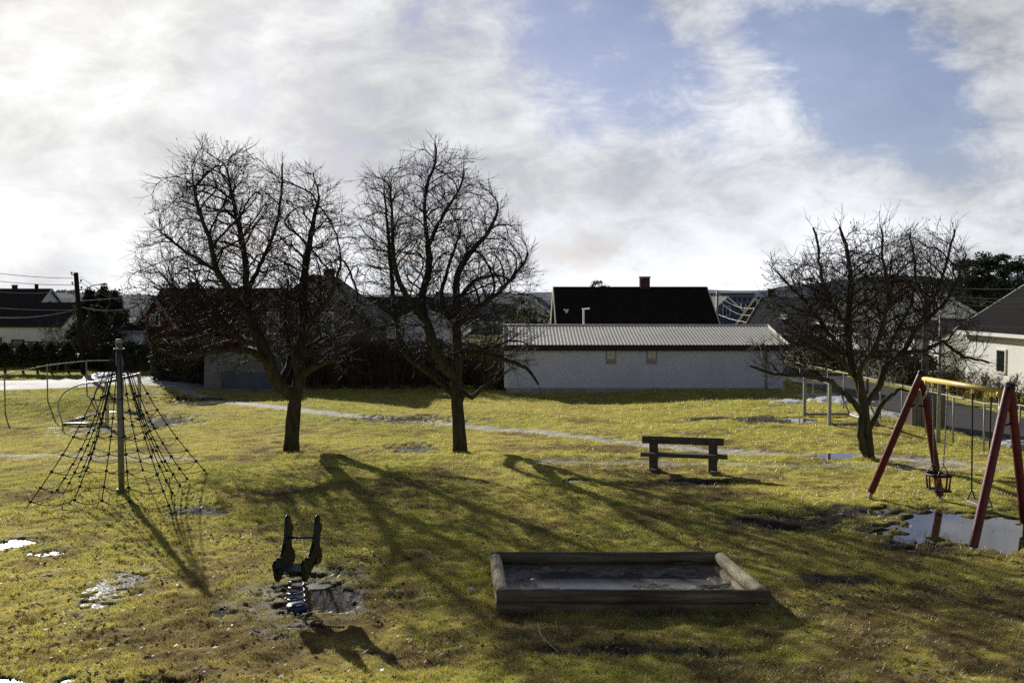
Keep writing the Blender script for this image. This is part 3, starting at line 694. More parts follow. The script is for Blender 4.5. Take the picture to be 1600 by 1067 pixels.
# ------------------------------------------------------------------ climbing net
def climbing_net():
    b = P(190, 768); b.z = g1(b.x, b.y)
    root = thing('climbing_net', 'rope climbing net pyramid hung from a grey metal mast', 'climbing net', b)
    H = 3.06; top = Vector((b.x, b.y, b.z + H - .12))
    m = MB(); m.tube([b - Vector((0, 0, .2)), b + Vector((0, 0, H))], .062, 16); m.tube([b, b+Vector((0, 0, .05))], .1, 12); m.build('mast', M['mastm'], root, True)
    c = MB(); c.tube([b+Vector((0, 0, H)), b+Vector((0, 0, H+.05)), b+Vector((0, 0, H+.08))], [.075, .075, .05], 14); cp = c.build('mast_cap', M['galvdull'], root, True)
    r = MB(); 
    for k in range(24):
        a = 2*PI*k/24; a2 = 2*PI*(k+1)/24; r.tube([top+Vector((.1*math.cos(a), .1*math.sin(a), 0)), top+Vector((.1*math.cos(a2), .1*math.sin(a2), 0))], .014, 6)
    r.build('ring', M['galv'], root, True)
    def gpt(px, py): v = P(px, py); v.z = g1(v.x, v.y); return v
    A = gpt(40, 792); B = gpt(268, 800); C_ = gpt(325, 741); D = A + C_ - B; D.z = g1(D.x, D.y)
    cor = [A, B, C_, D]; lev = [.30, .42, .535, .65, .76, .865, .955]
    strands = []
    for i in range(4):
        a, e = cor[i], cor[(i+1) % 4]
        strands.append((a, True))
        for t in (.27, .5, .73):
            q = a.lerp(e, t); q = q.lerp(Vector((b.x, b.y, q.z)), .13); strands.append((q, False))
    sph = MB()
    def knotmesh():
        k = MB(); rr = .034; n = 6
        vs = [(0, 0, rr)]
        for lat in (.5, 0, -.5):
            for j in range(n):
                a = 2*PI*j/n; ra = rr*math.sqrt(1-lat*lat*1.2); vs.append((ra*math.cos(a), ra*math.sin(a), rr*lat*1.3))
        vs.append((0, 0, -rr)); fs = [(0, 1+j, 1+(j+1) % n) for j in range(n)]
        for q in range(2):
            for j in range(n): fs.append((1+q*n+j, 1+(q+1)*n+j, 1+(q+1)*n+(j+1) % n, 1+q*n+(j+1) % n))
        fs += [(len(vs)-1, 1+2*n+(j+1) % n, 1+2*n+j) for j in range(n)]
        k.add(vs, fs); return k
    km = None; grid = []
    for si, (q, corner) in enumerate(strands):
        d0 = (q-top); st = top + Vector((d0.x, d0.y, 0)).normalized()*.1
        pts = []
        end = q if corner else st.lerp(q, .955)
        N_ = 24
        for k in range(N_+1):
            t = k/N_; p = st.lerp(end, t); out = Vector((d0.x, d0.y, 0)).normalized()
            p = p - out*.10*math.sin(PI*t)*(1 if corner else 1.2) - Vector((0, 0, .11*math.sin(PI*t))); pts.append(p)
        mb = MB(); mb.tube(pts, .010, 6)
        if corner:
            mb.tube([q+Vector((0, 0, .0)), q-Vector((0, 0, .12))], .03, 8)
        ro = mb.build('rope', M['rope'], root, True)
        row = []
        for L in lev:
            t = L if corner else min(1, L/.955); f = t*N_; i = min(N_-1, int(f)); p = pts[i].lerp(pts[i+1], f-i); row.append(p)
            if km is None:
                ko = knotmesh().build('knot', M['black'], None, True); km = ko.data
            else: ko = link_obj(bpy.data.objects.new('knot', km))
            ko.parent = ro; ko.location = p - ORG[ro.name]; ORG[ko.name] = ORG[ro.name]; ko.rotation_euler = (random.random(), random.random(), random.random())
        grid.append(row)
    for li in range(len(lev)):
        mb = MB()
        for i in range(len(grid)):
            a, e = grid[i][li], grid[(i+1) % len(grid)][li]; pts = []
            sag = (a-e).length*random.uniform(.07, .16)
            for k in range(9):
                t = k/8; p = a.lerp(e, t); p = p - Vector((0, 0, sag*4*t*(1-t))); pts.append(p)
            mb.tube(pts, .0082, 5, False)
        mb.build('cross_rope', M['rope'], root, True)
climbing_net()

# ------------------------------------------------------------------ spring rider
def spring_rider():
    b = P(466, 946); zg = -.03; b.z = zg; y0 = b.y
    root = thing('spring_rider', 'dark green spring rider with two tall side panels on a blue coil spring', 'spring rider', b)
    X = b.x - .02
    # side profile: u forward (+Y), z up
    prof = [(-.30, .60), (-.34, .74), (-.27, .80), (-.20, .765), (-.17, .81), (-.10, .80), (-.02, .86), (.06, .98), (.10, 1.12), (.13, 1.30), (.17, 1.42), (.21, 1.45), (.25, 1.41), (.27, 1.30), (.33, 1.25), (.35, 1.17), (.30, 1.10), (.26, .98), (.27, .86), (.34, .78), (.38, .66), (.33, .56), (.24, .54), (.16, .58), (.04, .57), (-.05, .50), (-.14, .42), (-.22, .40), (-.28, .48)]
    prof = [(u*1.0, z*.74 + .09) for u, z in prof]
    for s in (-1, 1):
        mb = MB(); lean = s*.03
        pts = [(u, z) for u, z in prof]
        n = len(pts); vs = []
        for k in (0, 1):
            for u, z in pts: vs.append((X + s*.178 + (k-.5)*.045 + lean*(z-.5) + .15*u, y0 + u + .06, zg + z))
        mb.add(vs, [tuple(range(n)), tuple(reversed(range(n, 2*n)))] + [(i, i+n, (i+1) % n+n, (i+1) % n) for i in range(n)])
        po = bevel(mb.build('side_panel', M['toygreen'], root), .008)
        # printed red wing
        rm = MB(); rm.prism([(.04, .50), (.26, .52), (.28, .58), (.12, .6)], (0, 1, 0), (0, 0, 1), (X + s*.178 + .03 + s*.025, y0+.06, zg), (s*.004, 0, 0)); rm.build('red_inlay', M['toyred'], po)
    mb = MB(); mb.box((X, y0-.07, zg+.545), (.35, .36, .02)); bevel(mb.build('seat', M['toygreen'], root), .004)
    mb = MB(); mb.tube([(X-.20, y0+.24, zg+.865), (X+.27, y0+.24, zg+.865)], .016, 10); mb.build('handle', M['toyblue'], root, True)
    mb = MB(); mb.tube([(X-.24, y0+.12, zg+.42), (X+.24, y0+.12, zg+.42)], .016, 10); mb.build('foot_rest', M['toyblue'], root, True)
    sp = []; turns = 5.2; n = int(turns*22)
    for k in range(n+1):
        t = k/n; a = 2*PI*turns*t; r = .098 + .012*math.cos(t*PI); sp.append((X + r*math.cos(a), y0-.01 + r*math.sin(a), zg + .08 + .40*t))
    mb = MB(); mb.tube(sp, .0135, 8); mb.build('spring', M['toyblue'], root, True)
    mb = MB(); mb.tube([(X, y0, zg-.03), (X, y0, zg+.03), (X, y0, zg+.05), (X, y0, zg+.06)], [.15, .14, .125, .07], 20); mb.build('base_plate', M['toyblue'], root, True)
    mb = MB(); mb.tube([(X, y0, zg+.46), (X, y0, zg+.51)], [.12, .14], 18); mb.build('spring_clamp', M['black'], root, True)
    # pale stone lying in the puddle behind the spring
    return root
spring_rider()
mb = MB(); c = P(497, 913); rr_ = random.Random(5); n = 14; top_ = []
for k in range(n): a = 2*PI*k/n; top_.append((c.x + .17*math.cos(a)*(1+rr_.uniform(-.2, .2)), c.y + .17*math.sin(a)*(1+rr_.uniform(-.2, .2)), -.02))
mb.add(top_ + [(x, y, -.09) for x, y, z in top_], [tuple(range(n))] + [(i, i+n, (i+1) % n+n, (i+1) % n) for i in range(n)])
tag(mb.build('stone_slab', M['stone'], org=(c.x, c.y, 0)), 'flat pale slab lying in the puddle behind the spring rider', 'stone slab')

# ------------------------------------------------------------------ sandbox
def sandbox():
    x0, x1, yf, yb = -.17, 3.27, 12.58, 14.42; zt = .285
    root = thing('sandbox', 'log-edged sandbox holding wet sand and standing water', 'sandbox', (x0, yf, 0))
    rnd = random.Random(2)
    def log(name, a, b, r, m, lab=None):
        a = Vector(a); b = Vector(b); pts = [a.lerp(b, k/14) + Vector((rnd.uniform(-.004, .004), rnd.uniform(-.004, .004), rnd.uniform(-.004, .004))) for k in range(15)]
        o = MB(); o.tube(pts, [r*(1+rnd.uniform(-.02, .02)) for _ in pts], 18); q = bevel(o.build(name, m, root, True), .006, 2)
        if lab: q['label'] = lab
        return q
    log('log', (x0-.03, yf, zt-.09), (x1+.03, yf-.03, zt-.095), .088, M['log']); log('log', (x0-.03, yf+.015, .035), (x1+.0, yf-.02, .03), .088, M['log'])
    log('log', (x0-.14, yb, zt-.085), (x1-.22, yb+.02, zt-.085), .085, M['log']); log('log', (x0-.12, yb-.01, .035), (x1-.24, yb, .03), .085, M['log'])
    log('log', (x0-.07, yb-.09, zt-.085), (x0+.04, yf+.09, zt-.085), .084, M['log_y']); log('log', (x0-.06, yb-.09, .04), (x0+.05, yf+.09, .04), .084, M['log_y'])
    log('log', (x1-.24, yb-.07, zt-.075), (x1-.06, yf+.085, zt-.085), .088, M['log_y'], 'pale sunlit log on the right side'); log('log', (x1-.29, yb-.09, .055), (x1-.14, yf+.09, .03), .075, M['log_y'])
    nu, nv = 150, 90
    X, Y = np.meshgrid(np.linspace(x0+.0, x1-.1, nu), np.linspace(yf+.03, yb-.02, nv))
    t = (Y-yf)/(yb-yf)
    Z = .055 + .09*(fbm(X*1.7+3, Y*1.7, 201)-.52) + .07*(fbm(X*6, Y*6, 202)-.5) + .02*(vnoise(X*22, Y*22, 203)-.5)
    Z = Z - .05*np.exp(-((X-1.0)/.9)**2-((t-.45)/.32)**2) - .05*np.exp(-((X-2.5)/.35)**2-((t-.62)/.15)**2) + .05*np.exp(-((X-2.2)/.35)**2-((t-.32)/.2)**2) + .035*sst(.75, 1, t)
    idx = np.arange(nu*nv).reshape(nv, nu)
    f = np.stack([idx[:-1, :-1], idx[:-1, 1:], idx[1:, 1:], idx[1:, :-1]], -1).reshape(-1, 4)
    sm = mat('wet_sand', (.3, .27, .23), .38, .4, 9, .6, 40, .55, bdist=.015)
    so = fast_mesh('sand', np.stack([X.ravel()-x0, Y.ravel()-yf, Z.ravel()], 1), f, sm, smooth=True); so.parent = root; ORG[so.name] = ORG[root.name]
    wmb = MB(); zz = .046; wmb.add([(x0, yf+.02, zz), (x1-.06, yf+.02, zz), (x1-.22, yb-.02, zz), (x0-.06, yb-.02, zz)], [(0, 1, 2, 3)])
    wmb.build('water', mat('sky_grey_water', (.17, .17, .175), .16, .35, 5, .1, 16, .6), root)  # base colour greyed to stand for reflected sky
sandbox()

# ------------------------------------------------------------------ bench
def bench():
    L = P(1022, 735); Rr = P(1113, 738.5); L.z = R_ = 0
    c = (L+Rr)/2; ex = (Rr-L); ex.z = 0; ex.normalize(); ey = Vector((-ex.y, ex.x, 0)); zg = g1(c.x, c.y)
    c = Vector((c.x, c.y, zg))
    root = thing('park_bench', 'heavy weathered plank bench with a single-board back on the lawn', 'bench', c)
    def pt(u, v, z): return c + ex*u + ey*v + Vector((0, 0, z))
    rot = Matrix((ex, ey, Vector((0, 0, 1)))).transposed()
    def bx(name, u, v, z, d, par=root, tilt=0):
        m = MB(); r = rot @ Matrix.Rotation(tilt, 3, 'X'); m.box(pt(u, v, z), d, r); return bevel(m.build(name, M['graywood'], par), .008)
    bx('backrest', -.02, .13, .70, (1.87, .055, .17), tilt=-.08)
    bx('seat', .02, -.17, .40, (1.96, .16, .08)); bx('seat', .04, .01, .395, (1.90, .15, .075))
    for s in (-.68, .67):
        p = bx('upright', s, .06, .33, (.2, .085, .70), tilt=-.06)
        bx('bracket', s+.04, -.07, .325, (.15, .36, .075), p)
        bx('foot', s+.03, -.03, .035, (.14, .5, .075), p)
        mm = MB(); mm.tube([pt(s, .095, .72), pt(s, .085, .72)], .014, 8); mm.build('bolt', M['galv'], p)
bench()

# ------------------------------------------------------------------ swing frame
def swing():
    dA, dB = .01222*F, .01045*F
    Ax = Q(1441, 592, dA); Bx = Q(1574, 612, dB)
    zb = (Ax.z+Bx.z)/2; Ax.z = zb; Bx.z = zb
    bd = (Bx-Ax).normalized()
    F1 = P(1357, 777, .02); B1 = P(1470, 782, -.02); F2 = P(1518, 866, -.02)
    mid = Bx + bd*.1; B2 = Vector((2*mid.x - F2.x, 2*mid.y - F2.y, 0)); B2 = Vector((8.95, 17.2, 0.0))
    root = thing('swing_frame', 'red timber swing frame with a yellow top beam above the puddle', 'swing frame', (Ax.x, Ax.y, 0))
    mb = MB(); mb.tube([Ax, Bx], .048, 16); mb.build('top_beam', M['yellow'], root, True)
    for foot, apex, sgn in ((F1, Ax, -1), (B1, Ax, 1), (F2, Bx, -1), (B2, Bx, 1)):
        d = (apex-foot).normalized(); side = Vector((sgn*.05, 0, 0)); topp = apex + d*.10 + side*.6 + (-bd if apex is Ax else bd)*.05
        ft = foot + d*.12
        m = MB(); pts = [ft.lerp(topp, k/10) for k in range(11)]; m.tube(pts, [.072]*10+[.066], 16, True, .012); lo = m.build('leg', M['redwood'], root, True); bevel(lo, .012, 2)
        m = MB(); m.tube([foot - Vector((0, 0, .1)), foot + d*.2], .04, 10); m.build('foot_post', M['galvdull'], lo, True)
        m = MB(); m.tube([topp - d*.01, topp + d*.05], .075, 14); bevel(m.build('leg_cap', M['black'], lo, True), .01)
    for apex, lo, hi in ((Ax, F1, B1), (Bx, F2, B2)):
        a = apex.lerp(lo, .22); b_ = apex.lerp(hi, .22); m = MB(); m.tube([a, b_], .018, 8); m.build('cross_bar', M['black'], root, True)
        s = bd if apex is Ax else -bd
        p0 = apex + s*.20 - Vector((0, 0, .05)); p3 = apex.lerp(lo, .24); p1 = p0 - Vector((0, 0, .2)) + s*.0; p2 = p3.lerp(p1, .4) - Vector((0, 0, .08))
        m = MB(); m.tube(cr([p0, p1, p2, p3], .03), .022, 10); m.build('brace', M['galv'], root, True)
        m = MB(); m.tube([p0 - s*.02, p0 + s*.02], .06, 12); m.build('clamp', M['yellow'], root, True)
    return Ax, Bx, bd, zb
SWA, SWB, SWD, SWZ = swing()
def chain_links(mb, a, b, r=.006, L=.042, w=.02):
    a = Vector(a); b = Vector(b); n = int((b-a).length/(L*.78)); d = (b-a).normalized(); u = d.orthogonal().normalized(); v = d.cross(u)
    for k in range(n):
        c = a.lerp(b, (k+.5)/n); s = u if k % 2 else v; pts = []
        for q in range(9):
            an = 2*PI*q/8; pts.append(c + d*math.cos(an)*L/2 + s*math.sin(an)*w/2)
        mb.tube(pts, r, 4, False)
def baby_swing():
    t1, t2 = .14, .335; a = SWA.lerp(SWB, t1); b = SWA.lerp(SWB, t2); c = (a+b)/2
    zs = .72
    root = thing('toddler_swing', 'cage-like toddler swing seat with orange bars hanging on thin steel chains', 'swing', (c.x, c.y, zs))
    per = Vector((-SWD.y, SWD.x, 0))
    for top in (a, b):
        o = MB(); o.beam(top+Vector((0, 0, -.02)), top+Vector((0, 0, -.12)), .05, .02, SWD); ho = o.build('hanger', M['yellow'], root)
    for top, s in ((a, -1), (b, 1)):
        low = c + SWD*s*.17 + Vector((0, 0, zs + .20 - SWZ)); m = MB(); st = top + Vector((0, 0, -.11)); jn = Vector((low.x, low.y, zs+.20)); 
        chain_links(m, st, jn); 
        for w in (-1, 1): chain_links(m, jn, Vector((c.x, c.y, zs)) + SWD*s*.2 + per*w*.13)
        m.build('chain', M['chain'], root, True)
    C0 = Vector((c.x, c.y, zs)); ring = []
    for k in range(25):
        an = 2*PI*k/24; e = lambda q: math.copysign(abs(q)**.7, q); ring.append(C0 + SWD*e(math.cos(an))*.22 + per*e(math.sin(an))*.19)
    m = MB(); m.tube(ring, .026, 8, False); m.build('top_ring', M['black'], root, True)
    for i, (u, v) in enumerate(((-.2, -.13), (-.2, .13), (.2, -.13), (.2, .13), (0, -.18), (0, .18))):
        m = MB(); p = C0 + SWD*u + per*v; m.tube([p, p*1 + Vector((0, 0, -.27)) - SWD*u*.12 - per*v*.12], .019, 8); m.build('bar', M['orange'], root, True)
    m = MB(); rot = Matrix((SWD, per, Vector((0, 0, 1)))).transposed(); m.box(C0 - Vector((0, 0, .285)), (.40, .33, .035), rot); bevel(m.build('seat', M['black'], root), .012)
baby_swing()
def flat_swing():
    t1, t2 = .63, .835; a = SWA.lerp(SWB, t1); b = SWA.lerp(SWB, t2); c = (a+b)/2; zs = .46
    root = thing('flat_swing', 'flat board swing seat hanging on black covered chains beside the puddle', 'swing', (c.x, c.y, zs))
    per = Vector((-SWD.y, SWD.x, 0))
    for top in (a, b):
        o = MB(); o.beam(top+Vector((0, 0, -.02)), top+Vector((0, 0, -.12)), .05, .02, SWD); o.build('hanger', M['yellow'], root)
    for top, s in ((a, -1), (b, 1)):
        st = top - Vector((0, 0, .11)); jn = Vector((c.x, c.y, zs+.2)) + SWD*s*.25; m = MB(); n = 46; pts = []; rr = []
        for k in range(n*2+1): pts.append(st.lerp(jn, k/(2*n))); rr.append(.017 if k % 2 else .011)
        m.tube(pts, rr, 7)
        for w in (-1, 1): m.tube([jn, Vector((c.x, c.y, zs+.02)) + SWD*s*.25 + per*w*.07], .01, 6)
        m.build('chain', M['black'], root, True)
    m = MB(); rot = Matrix((SWD, per, Vector((0, 0, 1)))).transposed(); m.box((c.x, c.y, zs), (.54, .19, .035), rot); bevel(m.build('seat', M['galvdull'], root), .012)
flat_swing()

# ------------------------------------------------------------------ football goals
def goal(name, label, x, y0, y1, depth, H, m, rounded):
    """mouth in the plane x, posts at y0 (near) and y1 (far); depth signed along x"""
    z0 = g1(x, (y0+y1)/2)
    root = thing(name, label, 'goal', (x, (y0+y1)/2, z0)); r = .052
    pp = {}
    for y in (y0, y1):
        z = float(terr(x, y)); q = MB(); q.box((x, y, z + H/2 - .1), (.1, .1, H+.2)) ; bevel(q.build('post', m, root), .01); pp[y] = z
    q = MB(); q.beam((x, y0-.05, pp[y0]+H+.055), (x, y1+.05, pp[y1]+H+.055), .1, .1); bevel(q.build('crossbar', m, root), .01)
    xb = x + depth
    for y in (y0, y1):
        z = pp[y]
        if rounded:
            pts = [(x, y, z+H+.02), (x+depth*.25, y, z+H+.06), (x+depth*.6, y, z+H-.03), (x+depth*.95, y, z+H*.78), (x+depth*1.1, y, z+H*.5), (x+depth*1.05, y, z+H*.22), (xb*1.0, y, z+.05)]
            q = MB(); q.tube(cr(pts, .1), .026, 8)
        else:
            q = MB(); q.tube([(x, y, z+H), (x+depth*.35, y, z+H), (xb, y, z+.06)] if False else [(x+depth*.8, y, z+H*.55), (xb, y, z+.06)], .03, 8)
        q.build('side_frame', m, root, True)
        q = MB(); q.tube([(x, y, z+.06), (xb, y, z+.06)], .045, 8); q.build('ground_bar', m, root, True)
    q = MB(); q.tube([(xb, y0, pp[y0]+.06), (xb, y1, pp[y1]+.06)], .05, 8); q.build('ground_bar', m, root, True)
    # net
    q = MB()
    for k in range(1, 24):
        y = y0 + (y1-y0)*k/24
        if rounded: q.tube(cr([(x, y, pp[y0]+H), (x+depth*.6, y, pp[y0]+H-.03), (x+depth*1.1, y, pp[y0]+H*.5), (xb, y, pp[y0]+.08)], .25), .003, 3, False)
    if q.v: q.build('net', M['rope'], root)
p1 = P(171, 664, -.3); p2 = P(215, 648, -.3)
goal('football_goal', 'small steel football goal with rounded back frame behind the climbing net', (p1.x+p2.x)/2, p1.y, p2.y, -1.5, 1.42, M['galv'], True)
p1 = P(1296, 668, -.2); p2 = P(1252, 652, -.2)
goal('football_goal', 'small square-posted football goal behind the spreading tree, by the right fence', (p1.x+p2.x)/2 + .05, p1.y, p2.y, 1.6, 1.36, M['galvdull'], False)

# ------------------------------------------------------------------ fences
def fence(name, label, pts, H, spacing, m, loc):
    root = thing(name, label, 'fence', loc)
    pts = [Vector((x, y, 0)) for x, y in pts]; rail = []
    for a, b in zip(pts[:-1], pts[1:]):
        n = max(1, round((b-a).length/spacing))
        for k in range(n + (1 if b is pts[-1] else 0)):
            p = a.lerp(b, k/n); z = float(terr(p.x, p.y)); rail.append(Vector((p.x, p.y, z+H)))
            q = MB(); q.tube([(p.x, p.y, z-.2), (p.x, p.y, z+H)], .026, 7); q.build('post', m, root, True)
    q = MB(); q.tube(rail, .018, 8); q.build('rail', m, root, True)
    q = MB(); L = 0
    for a, b in zip(rail[:-1], rail[1:]):
        n = max(2, int((b-a).length/.24)); s = .24
        for k in range(n):
            t0, t1 = k/n, (k+1)/n
            for f0, f1 in ((0, 1), (1, 0)):
                pa = a.lerp(b, t0); 
                rows = 8
                for r in range(rows):
                    z0 = -H + .06 + (H-.1)*r/rows; z1 = -H + .06 + (H-.1)*(r+1)/rows
                    A_ = a.lerp(b, t0 if f0 == 0 else t1) + Vector((0, 0, z0)); B_ = a.lerp(b, t1 if f1 == 1 else t0) + Vector((0, 0, z1))
                    q.tube([A_, B_], .0011, 3, False)
    q.build('wire_mesh', M['rope'], root)
fence('wire_fence', 'wire mesh fence with a pipe top rail along the path on the right', [(12.65, 21), (12.3, 44.3)], 1.34, 1.75, M['galvdull'], (12.5, 32, 0))
fence('wire_fence', 'wire mesh fence with a pipe top rail on the bank beside the left road', [(-22.5, 30.5), (-18.4, 36), (-15.9, 40.6)], 1.36, 1.5, M['galvdull'], (-17.5, 38, 0))

# ------------------------------------------------------------------ buildings
def house(name, label, loc, W, D, wh, rise, yaw, wallm, roofm, ridge='x', over=.3, fm=None, wins=(), doors=(), chims=(), trim=None, cat='house', group=None, thick=.12, half=None, sink=.6):
    """loc = front left corner at ground; local x along W, y along D (away); ridge along x or y"""
    root = thing(name, label, cat, loc, group); O = Vector(loc); rz = Matrix.Rotation(yaw, 3, 'Z')
    def g(x, y, z): return O + rz @ Vector((x, y, z))
    w = MB()
    if ridge == 'x':
        b = [(0, 0), (W, 0), (W, D), (0, D)]
        vs = [g(x, y, -sink) for x, y in b] + [g(x, y, wh) for x, y in b] + [g(0, D/2, wh+rise), g(W, D/2, wh+rise)]
        fs = [(0, 1, 5, 4), (2, 3, 7, 6), (1, 2, 6, 9, 5), (3, 0, 4, 8, 7)]
    else:
        b = [(0, 0), (W, 0), (W, D), (0, D)]
        vs = [g(x, y, -sink) for x, y in b] + [g(x, y, wh) for x, y in b] + [g(W/2, 0, wh+rise), g(W/2, D, wh+rise)]
        fs = [(0, 1, 5, 8, 4), (1, 2, 6, 5), (2, 3, 7, 9, 6), (3, 0, 4, 7)]
    w.add(vs, fs); w.build('wall', wallm, root)
    r = MB(); hw = (D if ridge == 'x' else W)/2; sl = rise/hw; o2 = over
    L = W if ridge == 'x' else D
    hp = half or 0
    def gg(a, c, z): return g(a, c, z) if ridge == 'x' else g(c, a, z)
    for s in (0, 1):
        e = -o2 if s == 0 else 2*hw+o2; ez = wh - sl*o2 + .03; rzv = wh + rise + .03
        A = [gg(-o2, e, ez), gg(L+o2, e, ez), gg(L+o2-hp, hw, rzv), gg(-o2+hp*(1 if ridge == 'y' else 0), hw, rzv)]
        up = Vector((0, 0, thick)); vs = A + [p+up for p in A]
        fs = [(0, 1, 2, 3), (7, 6, 5, 4), (0, 4, 5, 1), (1, 5, 6, 2), (2, 6, 7, 3), (3, 7, 4, 0)]
        r.add(vs, fs)
    ro = r.build('roof', roofm, root)
    if trim:
        for a in (-o2-.02, L+o2+.02):
            for s in (0, 1):
                e = -o2 if s == 0 else 2*hw+o2
                t = MB(); t.beam(gg(a, e, wh-sl*o2+.06), gg(a, hw, wh+rise+.06), .06, .2); t.build('barge_board', trim, root)
        for s in (0, 1):
            e = -o2-.03 if s == 0 else 2*hw+o2+.03; t = MB(); t.beam(gg(-o2, e, wh-sl*o2+.05), gg(L+o2, e, wh-sl*o2+.05), .06, .16); t.build('fascia', fm or trim, root)
    for cx, cy, cw, ch in chims:
        c = MB(); zt = wh + rise + ch; c.box(g(cx, cy, zt - (ch+.9)/2), (cw, cw*.8, ch+.9), rz); co = c.build('chimney', M['brick'], ro)
        c = MB(); c.box(g(cx, cy, zt+.04), (cw+.1, cw*.8+.1, .08), rz); c.build('chimney_cap', M['plinth'], ro)
    fr = {'front': lambda u, z, d: g(u, -d, z), 'left': lambda u, z, d: g(-d, u, z), 'right': lambda u, z, d: g(W+d, u, z), 'back': lambda u, z, d: g(u, D+d, z)}
    def panel(face, u, z, w_, h_, m, nm, d0, d1, par):
        f = fr[face]; c = MB(); P_ = []
        for d in (d0, d1):
            for a, b_ in ((u-w_/2, z-h_/2), (u+w_/2, z-h_/2), (u+w_/2, z+h_/2), (u-w_/2, z+h_/2)): P_.append(f(a, b_, d))
        c.add(P_, [(0, 3, 2, 1), (4, 5, 6, 7), (0, 1, 5, 4), (1, 2, 6, 5), (2, 3, 7, 6), (3, 0, 4, 7)]); return c.build(nm, m, par)
    for wn in wins:
        face, u, z, w_, h_ = wn[:5]; muls = wn[5] if len(wn) > 5 else 1; f = fr[face]; c = MB(); fw = .08
        def bar(ua, za, wa, ha, d):
            P_ = []
            for dd in (-.05, d):
                for a, b_ in ((ua-wa/2, za-ha/2), (ua+wa/2, za-ha/2), (ua+wa/2, za+ha/2), (ua-wa/2, za+ha/2)): P_.append(f(a, b_, dd))
            c.add(P_, [(0, 3, 2, 1), (4, 5, 6, 7), (0, 1, 5, 4), (1, 2, 6, 5), (2, 3, 7, 6), (3, 0, 4, 7)])
        bar(u-w_/2-fw/2, z, fw, h_+2*fw, .06); bar(u+w_/2+fw/2, z, fw, h_+2*fw, .06); bar(u, z+h_/2+fw/2, w_, fw, .057); bar(u, z-h_/2-fw/2, w_+.1, fw, .085)
        for k in range(1, muls): bar(u-w_/2+w_*k/muls, z, .05, h_-.004, .05)
        if muls > 2: bar(u, z, w_-.004, .05, .047)
        wo = c.build('window', M['white'], root); panel(face, u, z, w_, h_, M['glass'], 'pane', -.03, .015, wo)
    for dn in doors:
        face, u, w_, h_, m = dn; d_ = panel(face, u, h_/2, w_, h_, m, 'door', -.02, .05, root)
        panel(face, u, h_+.05, w_+.24, .1, M['fascia'], 'door_frame', -.02, .075, d_); panel(face, u-w_/2-.06, h_/2, .12, h_, M['fascia'], 'door_frame', -.02, .07, d_); panel(face, u+w_/2+.06, h_/2, .12, h_, M['fascia'], 'door_frame', -.02, .07, d_)
    return root, g

